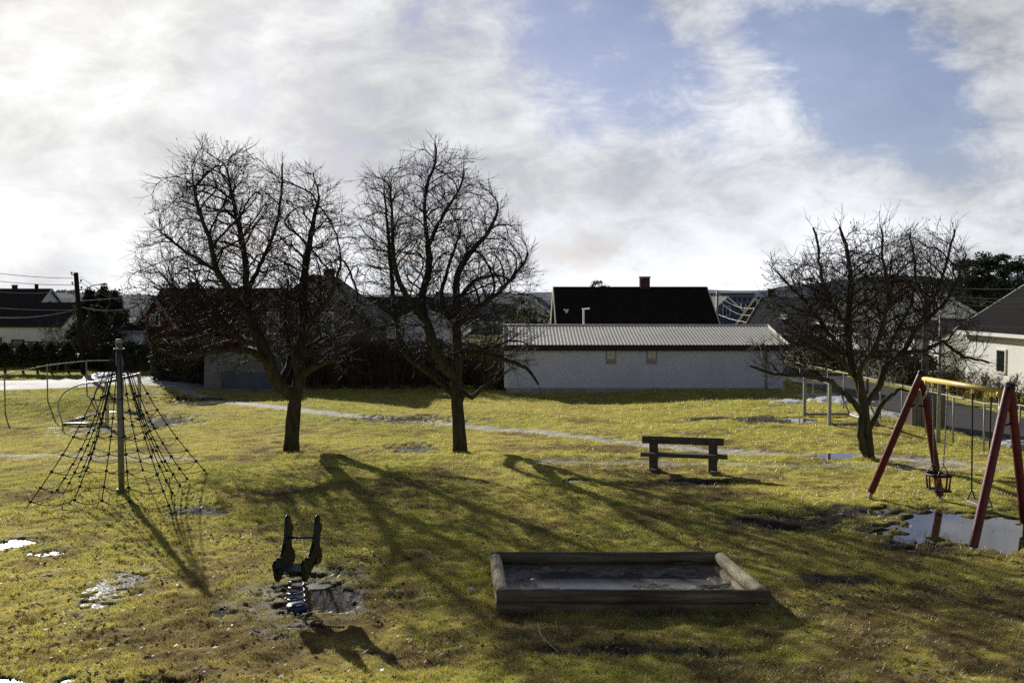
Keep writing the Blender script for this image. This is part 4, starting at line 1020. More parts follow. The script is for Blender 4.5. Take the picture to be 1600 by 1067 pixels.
# the long shed
def shed():
    x0, x1, y0, dp, zg = -.28, 12.35, 45.3, 7.0, -.32; wh = 2.2; ridge = .72
    root = thing('long_shed', 'long low grey rendered shed with a corrugated metal roof', 'shed', (x0, y0, zg)); O = Vector((x0, y0, zg)); W = x1-x0
    def g(x, y, z): return O + Vector((x, y, z))
    m = MB(); hb = dp/2
    vs = [g(0, 0, .2), g(W, 0, .2), g(W, dp, .2), g(0, dp, .2), g(0, 0, wh), g(W, 0, wh), g(W, dp, wh), g(0, dp, wh), g(0, hb, wh+ridge-.1), g(W, hb, wh+ridge-.1)]
    m.add(vs, [(0, 1, 5, 4), (2, 3, 7, 6), (1, 2, 6, 9, 5), (3, 0, 4, 8, 7)]); m.build('wall', M['plaster'], root)
    m = MB(); m.box(g(W/2, dp/2, 0), (W-.03, dp-.03, .42)); bevel(m.build('plinth', M['plinth'], root), .01)
    # corrugated sheets
    per = .16; e0 = -.3; n = int((W+.5)/per); X = []
    for k in range(n):
        b = -.1 + k*per
        X += [(b, 0), (b+per*.30, 0), (b+per*.45, .013), (b+per*.78, .013), (b+per*.93, 0)]
    X = [(x, z) for x, z in X if x < W+.15]
    for s in (0, 1):
        V = []; Fq = []
        for j, t in enumerate((0, 1)):
            for x, z in X:
                y = (e0 + (hb-e0)*t) if s == 0 else (dp-e0 + (hb-dp+e0)*t); zz = wh - .02 + (ridge+.05)*t + z
                xr = x*1.0 - (0.0 if t == 0 else 0.0); V.append(g(xr, y, zz))
        n_ = len(X); Fq = [(i, i+1, n_+i+1, n_+i) for i in range(n_-1)]
        mm = MB(); mm.add(V, Fq); ro = mm.build('roof', M['sheet'], root)
    mm = MB(); mm.tube([g(-.1, hb, wh+ridge+.05), g(W+.15, hb, wh+ridge+.05)], .05, 8); mm.build('ridge_cap', M['sheet'], root, True)
    mm = MB(); mm.box(g(W/2+.02, e0+.06, wh-.16), (W+.3, .05, .26)); mm.build('fascia', M['fascia'], root)  # black colour paints the shadow band under the eave
    mm = MB(); mm.box(g(W/2, e0/2+.02, wh-.21), (W+.2, .26, .03)); mm.build('soffit', M['fascia'], root)
    mm = MB(); mm.box(g(-.0, -.012, (wh+.2)/2), (.16, .03, wh-.24)); mm.build('corner_board', M['white'], root)
    for a in (-.12, W+.17): mm = MB(); mm.beam(g(a, e0, wh-.02), g(a, hb, wh+ridge+.04), .05, .16); mm.build('barge_board', M['white'], root)
    mm = MB(); mm.tube([g(W-.75, -.05, .15), g(W-.75, -.05, wh-.25)], .035, 8); mm.build('downpipe', M['galvdull'], root, True)
    gm = mat('glass_block', (.6, .57, .46), .15, .35, 9, .3, 14, .6)
    gm2 = mat('glass_block_dark', (.3, .27, .2), .15, .35, 9, .3, 14, .5)
    for px in (954.5, 1018.5):
        c = Q(px, 557.5, y0); lx = c.x-x0; lz = c.z-zg
        f = MB()
        for dx, dz, w_, h_ in ((-.21, 0, .05, .66), (.21, 0, .05, .66), (0, .305, .37, .05), (0, -.305, .37, .05), (0, 0, .02, .56)):
            f.box(g(lx+dx, -.005, lz+dz), (w_, .05 if abs(dx)+abs(dz) > .15 else .044, h_))
        wo = f.build('window', M['plinth'], root)
        for r_ in range(3):
            for c_ in range(2):
                q = MB(); q.box(g(lx-.092+.184*c_, .0, lz+.19-.19*r_), (.165, .03, .17)); q.build('glass_block', gm if r_ < 2 else gm2, wo)
shed()

# brown roofed house behind the shed
xL = Q(866, 452, 64).x; xR = Q(1098, 452, 64).x
h1, _ = house('tiled_house', 'house with a big dark brown tiled roof and brick chimney right behind the long shed', (xL+.3, 60.0, -.3), xR-xL-.4, 8.0, 2.6, 2.25, 0, M['white'], M['tilebrown'], over=.35, trim=M['white'], fm=M['fascia'], chims=[(5.5, 4.0, .62, .72)], wins=[('left', 3.0, 2.7, .9, 1.0)])
ob = MB(); c = Q(885, 496, 61.2); ob.tube([c - Vector((0, 0, .3)), c+Vector((0, 0, .42))], .1, 10); ob.tube([c+Vector((0, 0, .42)), c+Vector((0, 0, .5))], .16, 10)
v_ = ob.build('roof_vent', M['white'], h1, True)

# big dark half-hipped house behind the left tree
Yh = 50.8
h2, g2 = house('gabled_house', 'big dark timber house with half-hipped gable behind the left tree', (Q(392, 500, Yh).x, Yh, -.2), 6.0, 9.0, 2.9, 2.35, 0, M['darkwall'], M['tilefar'], ridge='y', over=.45, trim=None, half=.9, wins=[('front', 1.15, 2.9, .5, 1.0, 1), ('front', 3.9, 2.9, .5, 1.0, 1), ('front', 2.4, 1.0, 1.4, 1.0, 3)], chims=[(3.0, 5.5, .55, .5)])
h3, g3 = house('red_house', 'long dark house behind the square hedge, with a red gable and small white window', (Q(243, 457, 60).x, 58.5, -.6), 7.2, 7, 2.7, 2.35, 0, M['redwall'], M['tilefar'], over=.3, trim=M['fascia'], chims=[(1.6, 3.5, .5, .45)])
xg = Q(241, 500, 55.5).x
house('red_gable', 'narrow red timber gable with white barge boards, left of the square hedge', (xg-1.15, 55.5, -.6), 2.4, 3.0, 2.9, 1.6, 0, M['redwall'], M['tile'], ridge='y', over=.15, trim=M['trimdull'], wins=[('front', 1.2, 3.35, .42, .55, 2)], cat='house wing')
xg = Q(206, 530, 54.8).x
house('porch', 'small white boarded porch with arched door beside the red gable', (xg-.55, 54.8, -.6), 1.2, 1.5, 2.7, .35, 0, M['whitev'], M['tile'], over=.1, trim=M['trimdull'], doors=[('front', .6, .5, 1.5, M['greywall'])], cat='porch')
# white garage house at the left edge
Yg = 82
xr = Q(92, 515, Yg).x
house('white_bungalow', 'white bungalow with dark roof and garage door at the left edge', (xr-9.0, Yg, -1.45), 9.0, 7.5, 3.2, 1.7, 0, M['whitedull'], M['tilefar'], over=.35, trim=M['fascia'], fm=M['fascia'], wins=[('front', 3.8, 1.75, 1.1, .9, 2), ('front', .9, 1.75, 1.0, .9, 2)], doors=[('front', 7.3, 2.3, 1.75, M['white']), ('front', 5.6, .8, 1.9, M['greywall'])])
Yg = 112
xr = Q(55, 478, Yg).x
house('white_gabled_house', 'taller pale house with a dark roof standing behind the white bungalow', (xr-10, Yg, -1.5), 10, 7, 4.3, 2.1, 0, M['whitedull'], M['tilefar'], over=.3, trim=M['white'], fm=M['fascia'], wins=[('right', 3.5, 4.6, .9, 1.0, 2), ('front', 8.0, 3.0, 1, 1, 2)], chims=[(6, 3.5, .5, .5)])
for px, w_, ww, rf in ((86, 5.2, M['white'], M['tilegrey']), (118, 6, M['greywall'], M['tilegrey'])):
    Yg = 130 if px < 100 else 122; x = Q(px, 478, Yg).x
    house('gabled_house', 'small grey-roofed house whose white gable peeps over the bungalow roof' if px < 100 else 'grey-roofed house directly behind the leaning pole', (x-w_/2, Yg, -1.5), w_, 8, 3.0, 2.3, .25, ww, rf, ridge='y', trim=M['white'])
# centre: houses behind the thicket
house('pale_house', 'pale house with a low grey gable seen through the upright tree', (Q(585, 520, 58).x, 58, -.3), 5.0, 6.5, 2.3, 1.15, 0, M['whitedull'], M['tilegrey'], ridge='y', trim=M['white'], wins=[('front', 1.2, 1.4, .8, 1, 2), ('front', 3.6, 1.4, .8, 1, 2)])
house('dark_roofed_house', 'long dark-roofed house between the two tall trees', (Q(540, 470, 72).x, 72, -.4), 8.5, 7, 2.4, 1.9, 0, M['greywall'], M['tilefar'], trim=M['fascia'], chims=[(6.5, 3.5, .5, .5)], wins=[('front', 2, 1.4, 1.1, 1, 2)])
house('white_gabled_house', 'white house with steep gables just left of the brown tiled roof', (Q(790, 500, 80).x, 80, -.6), 4.4, 8, 2.6, 1.9, -.1, M['white'], M['tilegrey'], ridge='y', trim=M['white'], wins=[('front', 2.2, 3, .7, .9, 2)])
# town to the right of the brown roof
house('blue_house', 'blue-grey gabled house just right of the brown tiled roof', (Q(1104, 480, 118).x, 118, -1.6), 5.0, 8, 3.6, 2.0, .2, mat('blue_boards', (.09, .11, .17), .8, .2, 2, .1), M['tilegrey'], ridge='y', trim=M['white'], wins=[('front', 2.5, 4, .8, 1, 2)])
house('terracotta_house', 'house with terracotta roof, brick chimney and white barge boards above the shed', (Q(1148, 490, 86).x, 86, -1.6), 4.3, 6.0, 2.8, 2.7, -.75, M['darkwall'], M['tilered'], ridge='y', over=.35, trim=M['white'], wins=[('front', 1.2, 3.0, .5, .9, 2), ('front', 2.9, 3.0, .5, .9, 2)], chims=[(2.15, 2.5, .5, .8)])
h9, g9 = house('grey_roofed_house', 'house with a wide pale grey roof and skylight beside the low spreading tree', (Q(1168, 507, 72).x, 72, -.8), 8.5, 7.5, 2.4, 2.3, -.6, M['greywall'], M['tilegrey'], over=.35, trim=M['white'], wins=[('front', 2, 1.5, 1, 1, 2), ('front', 5.5, 1.5, 1, 1, 2)])
sl_ = MB(); c0 = g9(2.2, 1.35, 2.4+2.3*1.35/3.75+.2); sl_.box(c0, (.5, .75, .06), Matrix.Rotation(-.6, 3, 'Z') @ Matrix.Rotation(math.atan(2.3/3.75), 3, 'X')); sl_.build('skylight', M['white'], h9)
# apartment block
b0 = Q(1094, 474, 300); ap = thing('apartment_block', 'long flat-roofed apartment block in the haze on the skyline', 'apartment block', (b0.x, 300, -3))
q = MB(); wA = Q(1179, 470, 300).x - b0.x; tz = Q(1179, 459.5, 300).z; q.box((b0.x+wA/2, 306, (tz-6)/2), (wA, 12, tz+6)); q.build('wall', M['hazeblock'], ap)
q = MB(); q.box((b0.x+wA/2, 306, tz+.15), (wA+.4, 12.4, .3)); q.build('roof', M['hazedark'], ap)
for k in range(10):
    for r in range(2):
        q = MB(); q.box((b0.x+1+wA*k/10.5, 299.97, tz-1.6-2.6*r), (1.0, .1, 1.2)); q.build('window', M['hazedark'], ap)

# white houses right of the path
house('white_house', 'white clapboard house with dark tiled roof at the right edge', (22.0, 38.0, -.2), 8.4, 10.2, 2.75, 2.7, 0, M['whiteb'], M['tile2'], ridge='y', over=.4, trim=M['white'], wins=[('left', 6.65, 1.35, .75, .95, 1), ('left', 1.6, 1.35, 1.0, .95, 2), ('front', 4, 1.4, 1.2, 1, 2)])
house('white_annex', 'low white annex with a dark flat porch left of the clapboard house', (22.2, 51.5, -.2), 5, 5, 2.3, .6, 0, M['whiteb'], M['tile2'], ridge='y', over=.3, trim=M['fascia'], doors=[('left', 2.6, 1.0, 1.95, M['darkwall'])], cat='annex')
house('brown_roofed_house', 'white house with red-brown roof seen through the low spreading tree', (21.6, 62, -.3), 8, 9, 2.7, 2.4, 0, M['whiteb'], M['tilered'], ridge='y', over=.4, trim=M['white'], wins=[('left', 3, 1.4, 1.0, 1, 2), ('left', 6.5, 1.4, 1, 1, 2)], chims=[(4, 5, .55, .7)])

# tarpaulin-covered heap by the square hedge
def tarp():
    x0, x1, y0 = -14.15, -10.9, 45.6; zg = -.33
    n = 26; ny = 12; H = 2.0; V = []; F_ = []
    prof = []
    for k in range(n+1):
        t = k/n; a = PI*t; e = lambda q: math.copysign(abs(q)**.35, q); prof.append((-.5*e(math.cos(a))*(1+.10*math.sin(a)), abs(math.sin(a))**.25))
    for j in range(ny+1):
        y = y0 + 3.6*j/ny; s = 1 - .06*abs(j/ny-.5)
        for k, (u, z) in enumerate(prof):
            nn = float(fbm(u*3+j*.3, z*3+j*.15, 401))-.5; V.append(((x0+x1)/2 + u*(x1-x0)*s + nn*.18, y + nn*.2, zg - .05 + z*H*(.97+.05*math.sin(j))+nn*.12))
    w = n+1
    for j in range(ny):
        for k in range(n): F_.append((j*w+k, j*w+k+1, (j+1)*w+k+1, (j+1)*w+k))
    F_.append(tuple(reversed(range(w)))); F_.append(tuple(ny*w+k for k in range(w)))
    root = thing('covered_trailer', 'grey tarpaulin-covered trailer beside the square hedge', 'covered trailer', ((x0+x1)/2, y0+1.8, zg))
    m = MB(); m.add(V, F_); m.build('cover', M['tarp'], root, False)
    m = MB(); m.box((-12.2, y0-.03, zg+.55), (2.3, .08, .75)); bevel(m.build('side_panel', M['bluetarp'], root), .03, 3)
tarp()
# slatted post beside the path on the right
bx_ = P(1452, 664, -.1); zg = float(terr(bx_.x, bx_.y)); cab = thing('plank_cabinet', 'weathered upright-plank cabinet standing behind the right fence', 'cabinet', (bx_.x, bx_.y, zg))
for k in range(7):
    q = MB(); q.box((bx_.x-.5+.155*k, bx_.y, zg+.58+.02*math.sin(k*3)), (.145, .05, 1.16)); bevel(q.build('plank', M['plank'], cab), .006)
q = MB(); q.box((bx_.x-.03, bx_.y+.35, zg+.56), (1.0, .62, 1.1)); q.build('body', M['darkwall'], cab)

# ------------------------------------------------------------------ poles, lamps, wires
def rotz_(v, a): return Matrix.Rotation(a, 3, 'Z') @ v
tp = Q(118.5, 426, 50); bp_ = Q(131.5, 592, 50); zg = float(terr(bp_.x, 50))
pole = thing('utility_pole', 'dark leaning utility pole with insulators beside the left road', 'utility pole', (bp_.x, 50, zg))
q = MB(); q.tube([Vector((bp_.x, 50, zg-.2)), tp], [.15, .11], 12); q.build('pole_shaft', M['pole'], pole, True)
axis = (tp-bp_).normalized()
for i, (dz, s) in enumerate(((.12, -1), (.5, 1), (.62, -1), (.85, 1), (1.15, -1))):
    q = MB(); c = tp - axis*dz; q.tube([c, c + Vector((s*.22, 0, 0)), c + Vector((s*.22, 0, .1))], .025, 6); q.tube([c+Vector((s*.22, 0, .06)), c+Vector((s*.22, 0, .16))], .05, 8); q.build('insulator', M['galvdull'], pole, True)
q = MB(); c = tp - axis*.9; q.tube(cr([c, c+Vector((.5, 0, .1)), c+Vector((.85, 0, .28)), c+Vector((1.3, 0, .3))], .1), .025, 7); q.build('lamp_arm', M['galvdull'], pole, True)
q = MB(); q.tube([c+Vector((1.1, 0, .31)), c+Vector((1.35, 0, .33)), c+Vector((1.5, 0, .31))], [.03, .07, .04], 8); q.build('lamp_head', M['galvdull'], pole, True)
def wire(label, a, b, sag, r=.014, m=None, group=None):
    a = Vector(a); b = Vector(b); pts = [a.lerp(b, k/24) - Vector((0, 0, sag*4*(k/24)*(1-k/24))) for k in range(25)]
    q = MB(); q.tube(pts, r, 4, False); o = q.build('overhead_wire', m or M['wire'], None, True, org=a); tag(o, label, 'wire', group)
d_ = M['wiredark']
wire('topmost thin wire running left from the leaning pole', tp - axis*.28 - Vector((.2, 0, 0)), Q(-60, 419, 42), .1, .013, d_)
wire('second thin wire running left from the leaning pole', tp - axis*.62 - Vector((.2, 0, 0)), Q(-60, 432, 42), .1, .013, d_)
wire('third thin wire running left from the leaning pole', tp - axis*.85, Q(-60, 447, 42), .25, .012, d_)
wire('thick pale cable sagging left from halfway up the leaning pole', Q(125, 482, 50), Q(-60, 490, 44), .32, .022)
wire('thinner pale cable just below the thick one, left of the leaning pole', Q(125, 484, 50), Q(-60, 476, 44), .1, .014)
wire('slack pale cable sagging right from the leaning pole towards the left tree', Q(128, 480, 50), Q(240, 465, 57), .42, .024)
wire('pale cable rising right from the leaning pole to the dark roof', Q(126, 470, 50), Q(235, 460, 58), .05, .02)
wire('steep thin wire from the pole top down to the lamp arm roofs', tp - axis*.2 + Vector((.2, 0, 0)), Q(190, 470, 60), .1, .012, d_)
wire('lower steep thin wire from the pole towards the conifers', tp - axis*.5 + Vector((.2, 0, 0)), Q(205, 476, 60), .12, .012, d_)
b2 = Q(57.5, 470, 104); pole2 = thing('utility_pole', 'short distant pole behind the pale house at the left', 'utility pole', (b2.x, 104, -1.3))
q = MB(); q.tube([(b2.x, 104, -1.4), (b2.x, 104, Q(57, 444, 104).z)], [.22, .2], 8); q.build('pole_shaft', M['pole'], pole2, True)
# middle pole over the shed
b3 = Q(1119, 500, 84); t3 = Q(1121, 455, 84); pole3 = thing('utility_pole', 'slim utility pole right of the brown tiled roof', 'utility pole', (b3.x, 84, -1))
q = MB(); q.tube([(b3.x, 84, -1.2), t3], [.13, .1], 8); q.build('pole_shaft', M['galvdull'], pole3, True)
q = MB(); q.beam(t3 + Vector((-.35, 0, -.3)), t3+Vector((.35, 0, -.3)), .07, .07); q.build('cross_arm', M['galvdull'], pole3)
wire('upper wire sagging from the slim pole over the terracotta roof', t3 - Vector((0, 0, .2)), Q(1215, 466, 74), 1.0, .02)
wire('middle wire sagging from the slim pole over the terracotta roof', t3 - Vector((0, 0, .6)), Q(1215, 470, 74), 1.25, .02)
wire('lowest wire sagging from the slim pole just above the shed ridge', t3 - Vector((0, 0, 1.9)), Q(1240, 494, 70), .6, .02)
# lamp behind the shed
b4 = Q(912, 505, 54); t4 = Q(912, 484, 54); lp = thing('street_lamp', 'white street lamp in front of the brown tiled roof', 'street lamp', (b4.x, 54, -.3))
q = MB(); q.tube([(b4.x, 54, -.4), t4], .05, 8); q.build('lamp_post', M['white'], lp, True)
q = MB(); q.box(t4 + Vector((.12, 0, .06)), (.42, .16, .09), Matrix.Rotation(-.1, 3, 'Y')); bevel(q.build('lamp_head', M['white'], lp), .02)
# right side posts and wires
b5 = P(1466, 690, -.1); t5 = Q(1468, 492, b5.y); lp5 = thing('steel_mast', 'tall thin galvanised mast rising from the right fence behind the swing', 'mast', (b5.x, b5.y, float(terr(b5.x, b5.y))))
q = MB(); q.tube([Vector((b5.x, b5.y, -.3)), Vector((b5.x, b5.y, t5.z*.45)), Vector((b5.x, b5.y, t5.z))], [.06, .05, .035], 10); q.build('mast_shaft', M['galvdull'], lp5, True)
b6 = Q(1444, 640, 40); t6 = Q(1444, 446, 40); pole6 = thing('utility_pole', 'wooden utility pole at the right path, carrying wires to the clapboard house', 'utility pole', (b6.x, 40, -.1))
q = MB(); q.tube([(b6.x, 40, -.3), (b6.x, 40, t6.z)], [.15, .11], 12); q.build('pole_shaft', M['plank'], pole6, True)
for k, zz in enumerate((.15, .5, .75)):
    q = MB(); c = Vector((b6.x, 40, t6.z-zz)); q.tube([c, c+Vector((.25, 0, 0)), c+Vector((.25, 0, .12))], .03, 6); q.build('insulator', M['galvdull'], pole6, True)
wire('highest wire running right in front of the pines', Vector((b6.x+.25, 40, t6.z-.05)), Q(1680, 446, 36), .12, .014)
wire('second wire running right in front of the pines', Vector((b6.x+.25, 40, t6.z-.38)), Q(1680, 462, 36), .14, .014)
wire('third wire running right in front of the pines', Vector((b6.x+.25, 40, t6.z-.5)), Q(1680, 467, 36), .14, .014)
wire('fourth wire running right across the dark roof', Vector((b6.x+.25, 40, t6.z-.66)), Q(1680, 475, 36), .14, .014)
wire('lowest thick cable running right along the eave of the clapboard house', Vector((b6.x, 40, Q(1444, 500, 40).z)), Q(1680, 513, 36), .12, .022)
ox = P(1352, 640, -.1)
mp_ = P(1355.5, 612, -.1); mast2 = thing('lamp_mast', 'thin grey mast behind the low tree beside the right path', 'mast', (mp_.x, mp_.y, -.1))
q = MB(); q.tube([(mp_.x, mp_.y, -.2), (mp_.x, mp_.y, 3.2)], [.06, .04], 8); q.build('mast_shaft', M['galvdull'], mast2, True)

# ------------------------------------------------------------------ hedges, shrubs, evergreens
def leaves(mb_v, pts, size, rng, flat=0.0):
    n = len(pts); a = rng.normal(size=(n, 3)); a /= np.linalg.norm(a, axis=1)[:, None]; b = rng.normal(size=(n, 3)); b -= (a*b).sum(1)[:, None]*a; b /= np.linalg.norm(b, axis=1)[:, None]
    s = size*(.6+.8*rng.rand(n))[:, None]
    V = np.stack([pts - a*s, pts + b*s*.55, pts + a*s, pts - b*s*.55], 1); return V.reshape(-1, 3)
def foliage(name, pts, size, m, parent, seed):
    rng = np.random.RandomState(seed); o = ORG[parent.name]; V = leaves(None, pts, size, rng) - np.array(o)
    ob = fast_mesh(name, V, np.arange(len(V)).reshape(-1, 4), m); ob.parent = parent; ORG[ob.name] = o; return ob
def hedge(name, label, x0, x1, y0, y1, h, n, size, m, seed, zg=None, cat='hedge', rough=.25, stem=True, group=None):
    rng = np.random.RandomState(seed); cx, cy = (x0+x1)/2, (y0+y1)/2; z = float(terr(cx, cy)) if zg is None else zg
    root = thing(name, label, cat, (cx, cy, z), group)
    u = rng.rand(n, 3); u[:, 2] = u[:, 2]**.8
    # push towards the surfaces
    f = rng.randint(0, 5, n); sh = rng.rand(n)**2*.25
    u[f == 0, 1] = sh[f == 0]; u[f == 1, 1] = 1-sh[f == 1]; u[f == 2, 0] = sh[f == 2]; u[f == 3, 0] = 1-sh[f == 3]; u[f == 4, 2] = 1-sh[f == 4]
    pts = np.stack([x0+u[:, 0]*(x1-x0), y0+u[:, 1]*(y1-y0), z + u[:, 2]*h*(.82+.36*fbm(u[:, 0]*(x1-x0)*.9, u[:, 1]*3, seed))], 1)
    pts += (rng.normal(size=pts.shape))*rough*.3
    pts[:, 2] = np.maximum(pts[:, 2], z+.05)
    foliage('foliage', pts, size, m, root, seed)
    q = MB(); q.box((cx, cy, z + h*.40), ((x1-x0)*.86, (y1-y0)*.72, h*.8)); q.build('branch_core', M['drytwig'], root)
    return root
hedge('clipped_hedge', 'square dark clipped hedge at the end of the left road', -16.9, -14.35, 46.4, 49.0, 1.85, 9000, .075, M['evergreen'], 1)
hedge('clipped_hedge', 'low long dark hedge behind the left road, right of the leaning pole', -21.6, -16.6, 52.0, 53.6, 1.35, 8000, .08, M['evergreen'], 2)
hedge('clipped_hedge', 'long low hedge running along the garden behind the thuja row', -34, -20.8, 55.0, 56.4, 1.2, 9000, .09, M['evergreen'], 3)
rt = random.Random(9)
for k in range(7):                         # thuja row on the left
    x = -27.2 + k*.78; y = 50.4 + rt.uniform(-.15, .15); z = float(terr(x, y)); rng = np.random.RandomState(30+k)
    root = thing('thuja', 'slim dark thuja in the row beyond the left road', 'thuja', (x, y, z), 'thuja row beyond the left road')
    n = 1500; t = rng.rand(n); an = rng.rand(n)*2*PI; r = (.40*np.sin(np.clip(t*.85+.2, 0, 1)*PI)**.6 + .04)*rng.rand(n)**.4
    pts = np.stack([x + r*np.cos(an), y + r*np.sin(an), z + .45 + t*(1.05+.1*rt.random())], 1)
    foliage('crown', pts, .07, M['evergreen'], root, 60+k)
    q = MB(); q.tube([(x, y, z-.1), (x, y, z+1.2)], [.07, .04], 6); q.build('trunk', M['bark'], root, True)
def conifer(label, px, py_top, Y, rad, seed, m=None, name='conifer', zb=-.6):
    t_ = Q(px, py_top, Y); rng = np.random.RandomState(seed); H = t_.z - zb; root = thing(name, label, 'conifer', (t_.x, Y, zb))
    pts = []
    nb = int(H*9)
    for k in range(nb):
        f = (k+.5)/nb; z = zb + .3 + f*(H-.3); R0 = rad*(1-f)**.75*(.75+.5*rng.rand())+.08
        an = rng.rand()*2*PI; L = max(4, int(70*R0)); s = rng.rand(L)
        pts.append(np.stack([t_.x + np.cos(an)*R0*s + rng.normal(size=L)*.10, Y + np.sin(an)*R0*s + rng.normal(size=L)*.10, z - .25*R0*s + rng.normal(size=L)*.08], 1))
        for q in range(4):
            an = rng.rand()*2*PI; s = rng.rand(L); pts.append(np.stack([t_.x + np.cos(an)*R0*s + rng.normal(size=L)*.10, Y + np.sin(an)*R0*s + rng.normal(size=L)*.10, z - .25*R0*s + rng.normal(size=L)*.08], 1))
    foliage('crown', np.concatenate(pts), .10, m or M['evergreen'], root, seed)
    q = MB(); q.tube([(t_.x, Y, zb-.2), (t_.x, Y, zb+H*.85)], [.16, .03], 7); q.build('trunk', M['bark'], root, True)
conifer('dark conifer close behind the leaning pole, with a pointed top', 139, 452, 61, 1.9, 1)
conifer('broad dark conifer right of the leaning pole, level with the lamp arm', 162, 449, 63, 1.9, 2)
conifer('slim dark conifer between the leaning pole and the white porch', 180, 455, 60, 1.4, 3)
conifer('low dark conifer left of the white porch', 150, 478, 57, 1.9, 4)
conifer('small dark conifer beside the porch wall', 186, 488, 56, 1.5, 5)
conifer('distant dark conifer over the red house roof, left of the tall tree', 310, 445, 75, 1.0, 6)
conifer('second distant dark conifer over the red house roof', 330, 448, 75, .8, 7)
def bare_shrub(label, x, y, H, R_, seed, m, n=34, group=None, zg=None, name='bare_shrub', cat='shrub', r0=.012):
    rnd = random.Random(seed); z = float(terr(x, y)) if zg is None else zg; root = thing(name, label, cat, (x, y, z), group); q = MB()
    for k in range(n):
        an = rnd.random()*2*PI; rr = R_*.35*rnd.random(); p = Vector((x+rr*math.cos(an), y+rr*math.sin(an), z-.05)); tgt = Vector((x + R_*math.cos(an)*rnd.random()**.5, y + R_*math.sin(an)*rnd.random()**.5, z + H*rnd.uniform(.65, 1.05)))
        pts = [p]; 
        for s in range(1, 7): pts.append(p.lerp(tgt, s/6) + Vector((rnd.gauss(0, .05), rnd.gauss(0, .05), rnd.gauss(0, .03) + .12*math.sin(PI*s/6))))
        q.tube(pts, [r0*1.3*(1-.75*i/6) for i in range(7)], 3, False)
        for b in range(9):
            i = rnd.randint(1, 6); a = pts[i]; d = (Vector((rnd.gauss(0, 1), rnd.gauss(0, 1), rnd.gauss(.5, .7)))).normalized(); L = rnd.uniform(.15, .5)*H/2
            mid_ = a + d*L*.5 + Vector((rnd.gauss(0, .04), rnd.gauss(0, .04), .03)); e_ = a + d*L + Vector((0, 0, .08)); q.tube([a, mid_, e_], [r0*.7, r0*.55, r0*.35], 3, False)
            for c in range(3): d2 = (d + Vector((rnd.gauss(0, .7), rnd.gauss(0, .7), rnd.gauss(.2, .5)))).normalized(); q.tube([mid_, mid_ + d2*L*.55], [r0*.5, r0*.3], 3, False)
    q.build('stems', m, root)
    return root
for k in range(11):
    x = -10.4 + k*.98; bare_shrub('dense dark bare shrub in the thicket between the two tall trees', x, 47.4+rt.uniform(-.4, .4), 2.2+rt.uniform(-.25, .3), 1.0, 100+k, M['drytwig'], 44, 'bare shrubs of the dark thicket')
bare_shrub('ochre bare shrub against the left end of the long shed', -1.0, 46.6, 1.9, .85, 120, M['drytwiglit'], 46)
hedge('dark_hedge', 'dark evergreen hedge behind the bare thicket', -11.0, -.6, 49.2, 50.6, 1.9, 14000, .09, M['evergreen'], 8)
for k, (px, Y, H) in enumerate(((150, 54, 2.6), (168, 53.5, 2.4), (100, 60, 2.6))):
    c = Q(px, 560, Y); bare_shrub(['round bare bush under the conifers right of the leaning pole', 'brownish bare bush next to the white porch path', 'bare bush in front of the garage door'][k], c.x, Y, H, 1.5, 130+k, M['drytwig'], 40)
# right side
for k in range(7):
    y = 33.5 + k*1.75; bare_shrub('low brown bare shrub in the hedge row below the clapboard house', 19.0+rt.uniform(-.15, .15), y, 1.05, .95, 150+k, M['drytwiglit'] if k % 3 == 1 else M['drytwig'], 34, 'brown hedge row below the white house')
hedge('dark_hedge', 'dark evergreen hedge left of the white clapboard house', 18.4, 20.0, 46.5, 56, 1.25, 8000, .08, M['evergreen'], 12)
hedge('clipped_hedge', 'low clipped dark hedge beyond the right goal', 17.9, 19.4, 57.5, 70, 1.4, 7000, .09, M['evergreenlit'], 13)
for k, (px, py, H, cxr) in enumerate(((1545, 392, 0, 2.3), (1590, 402, 0, 2.4), (1518, 418, 0, 1.7))):
    Y = (72, 74, 69)[k]; t_ = Q(px, py, Y); rng = np.random.RandomState(200+k); zb = -.5
    root = thing('pine_tree', ['tall flat-topped pine behind the right clapboard house', 'dense pine at the right edge behind the dark roof', 'smaller pine left of the tall flat-topped pine'][k], 'pine', (t_.x, Y, zb))
    pts = []; q = MB(); q.tube(cr([(t_.x+.3, Y, zb-.2), (t_.x+.2, Y, zb+3), (t_.x, Y, t_.z-.8)], .5), [.22-.012*i for i in range(len(cr([(t_.x+.3, Y, zb-.2), (t_.x+.2, Y, zb+3), (t_.x, Y, t_.z-.8)], .5)))], 8)
    nc = 44
    for c in range(nc):
        f = rng.rand(); zz = t_.z - .25 - f*3.4; rr = cxr*(.35+.8*math.sqrt(min(1, f*1.6)))*math.sqrt(rng.rand()); an = rng.rand()*2*PI; cc = np.array([t_.x + rr*math.cos(an), Y + rr*math.sin(an), zz])
        s = .3+.35*rng.rand(); d = rng.normal(size=(150, 3)); d /= np.linalg.norm(d, axis=1)[:, None]; pts.append(cc + d*(rng.rand(150, 1)**.45)*np.array([s*1.35, s*1.35, s*.7]))
        if c % 2 == 0: q.tube([(t_.x+.1, Y, zz-.5), tuple(cc)], [.05, .02], 5, False)
    foliage('crown', np.concatenate(pts), .10, M['pine'], root, 210+k); q.build('trunk', M['bark'], root, True)
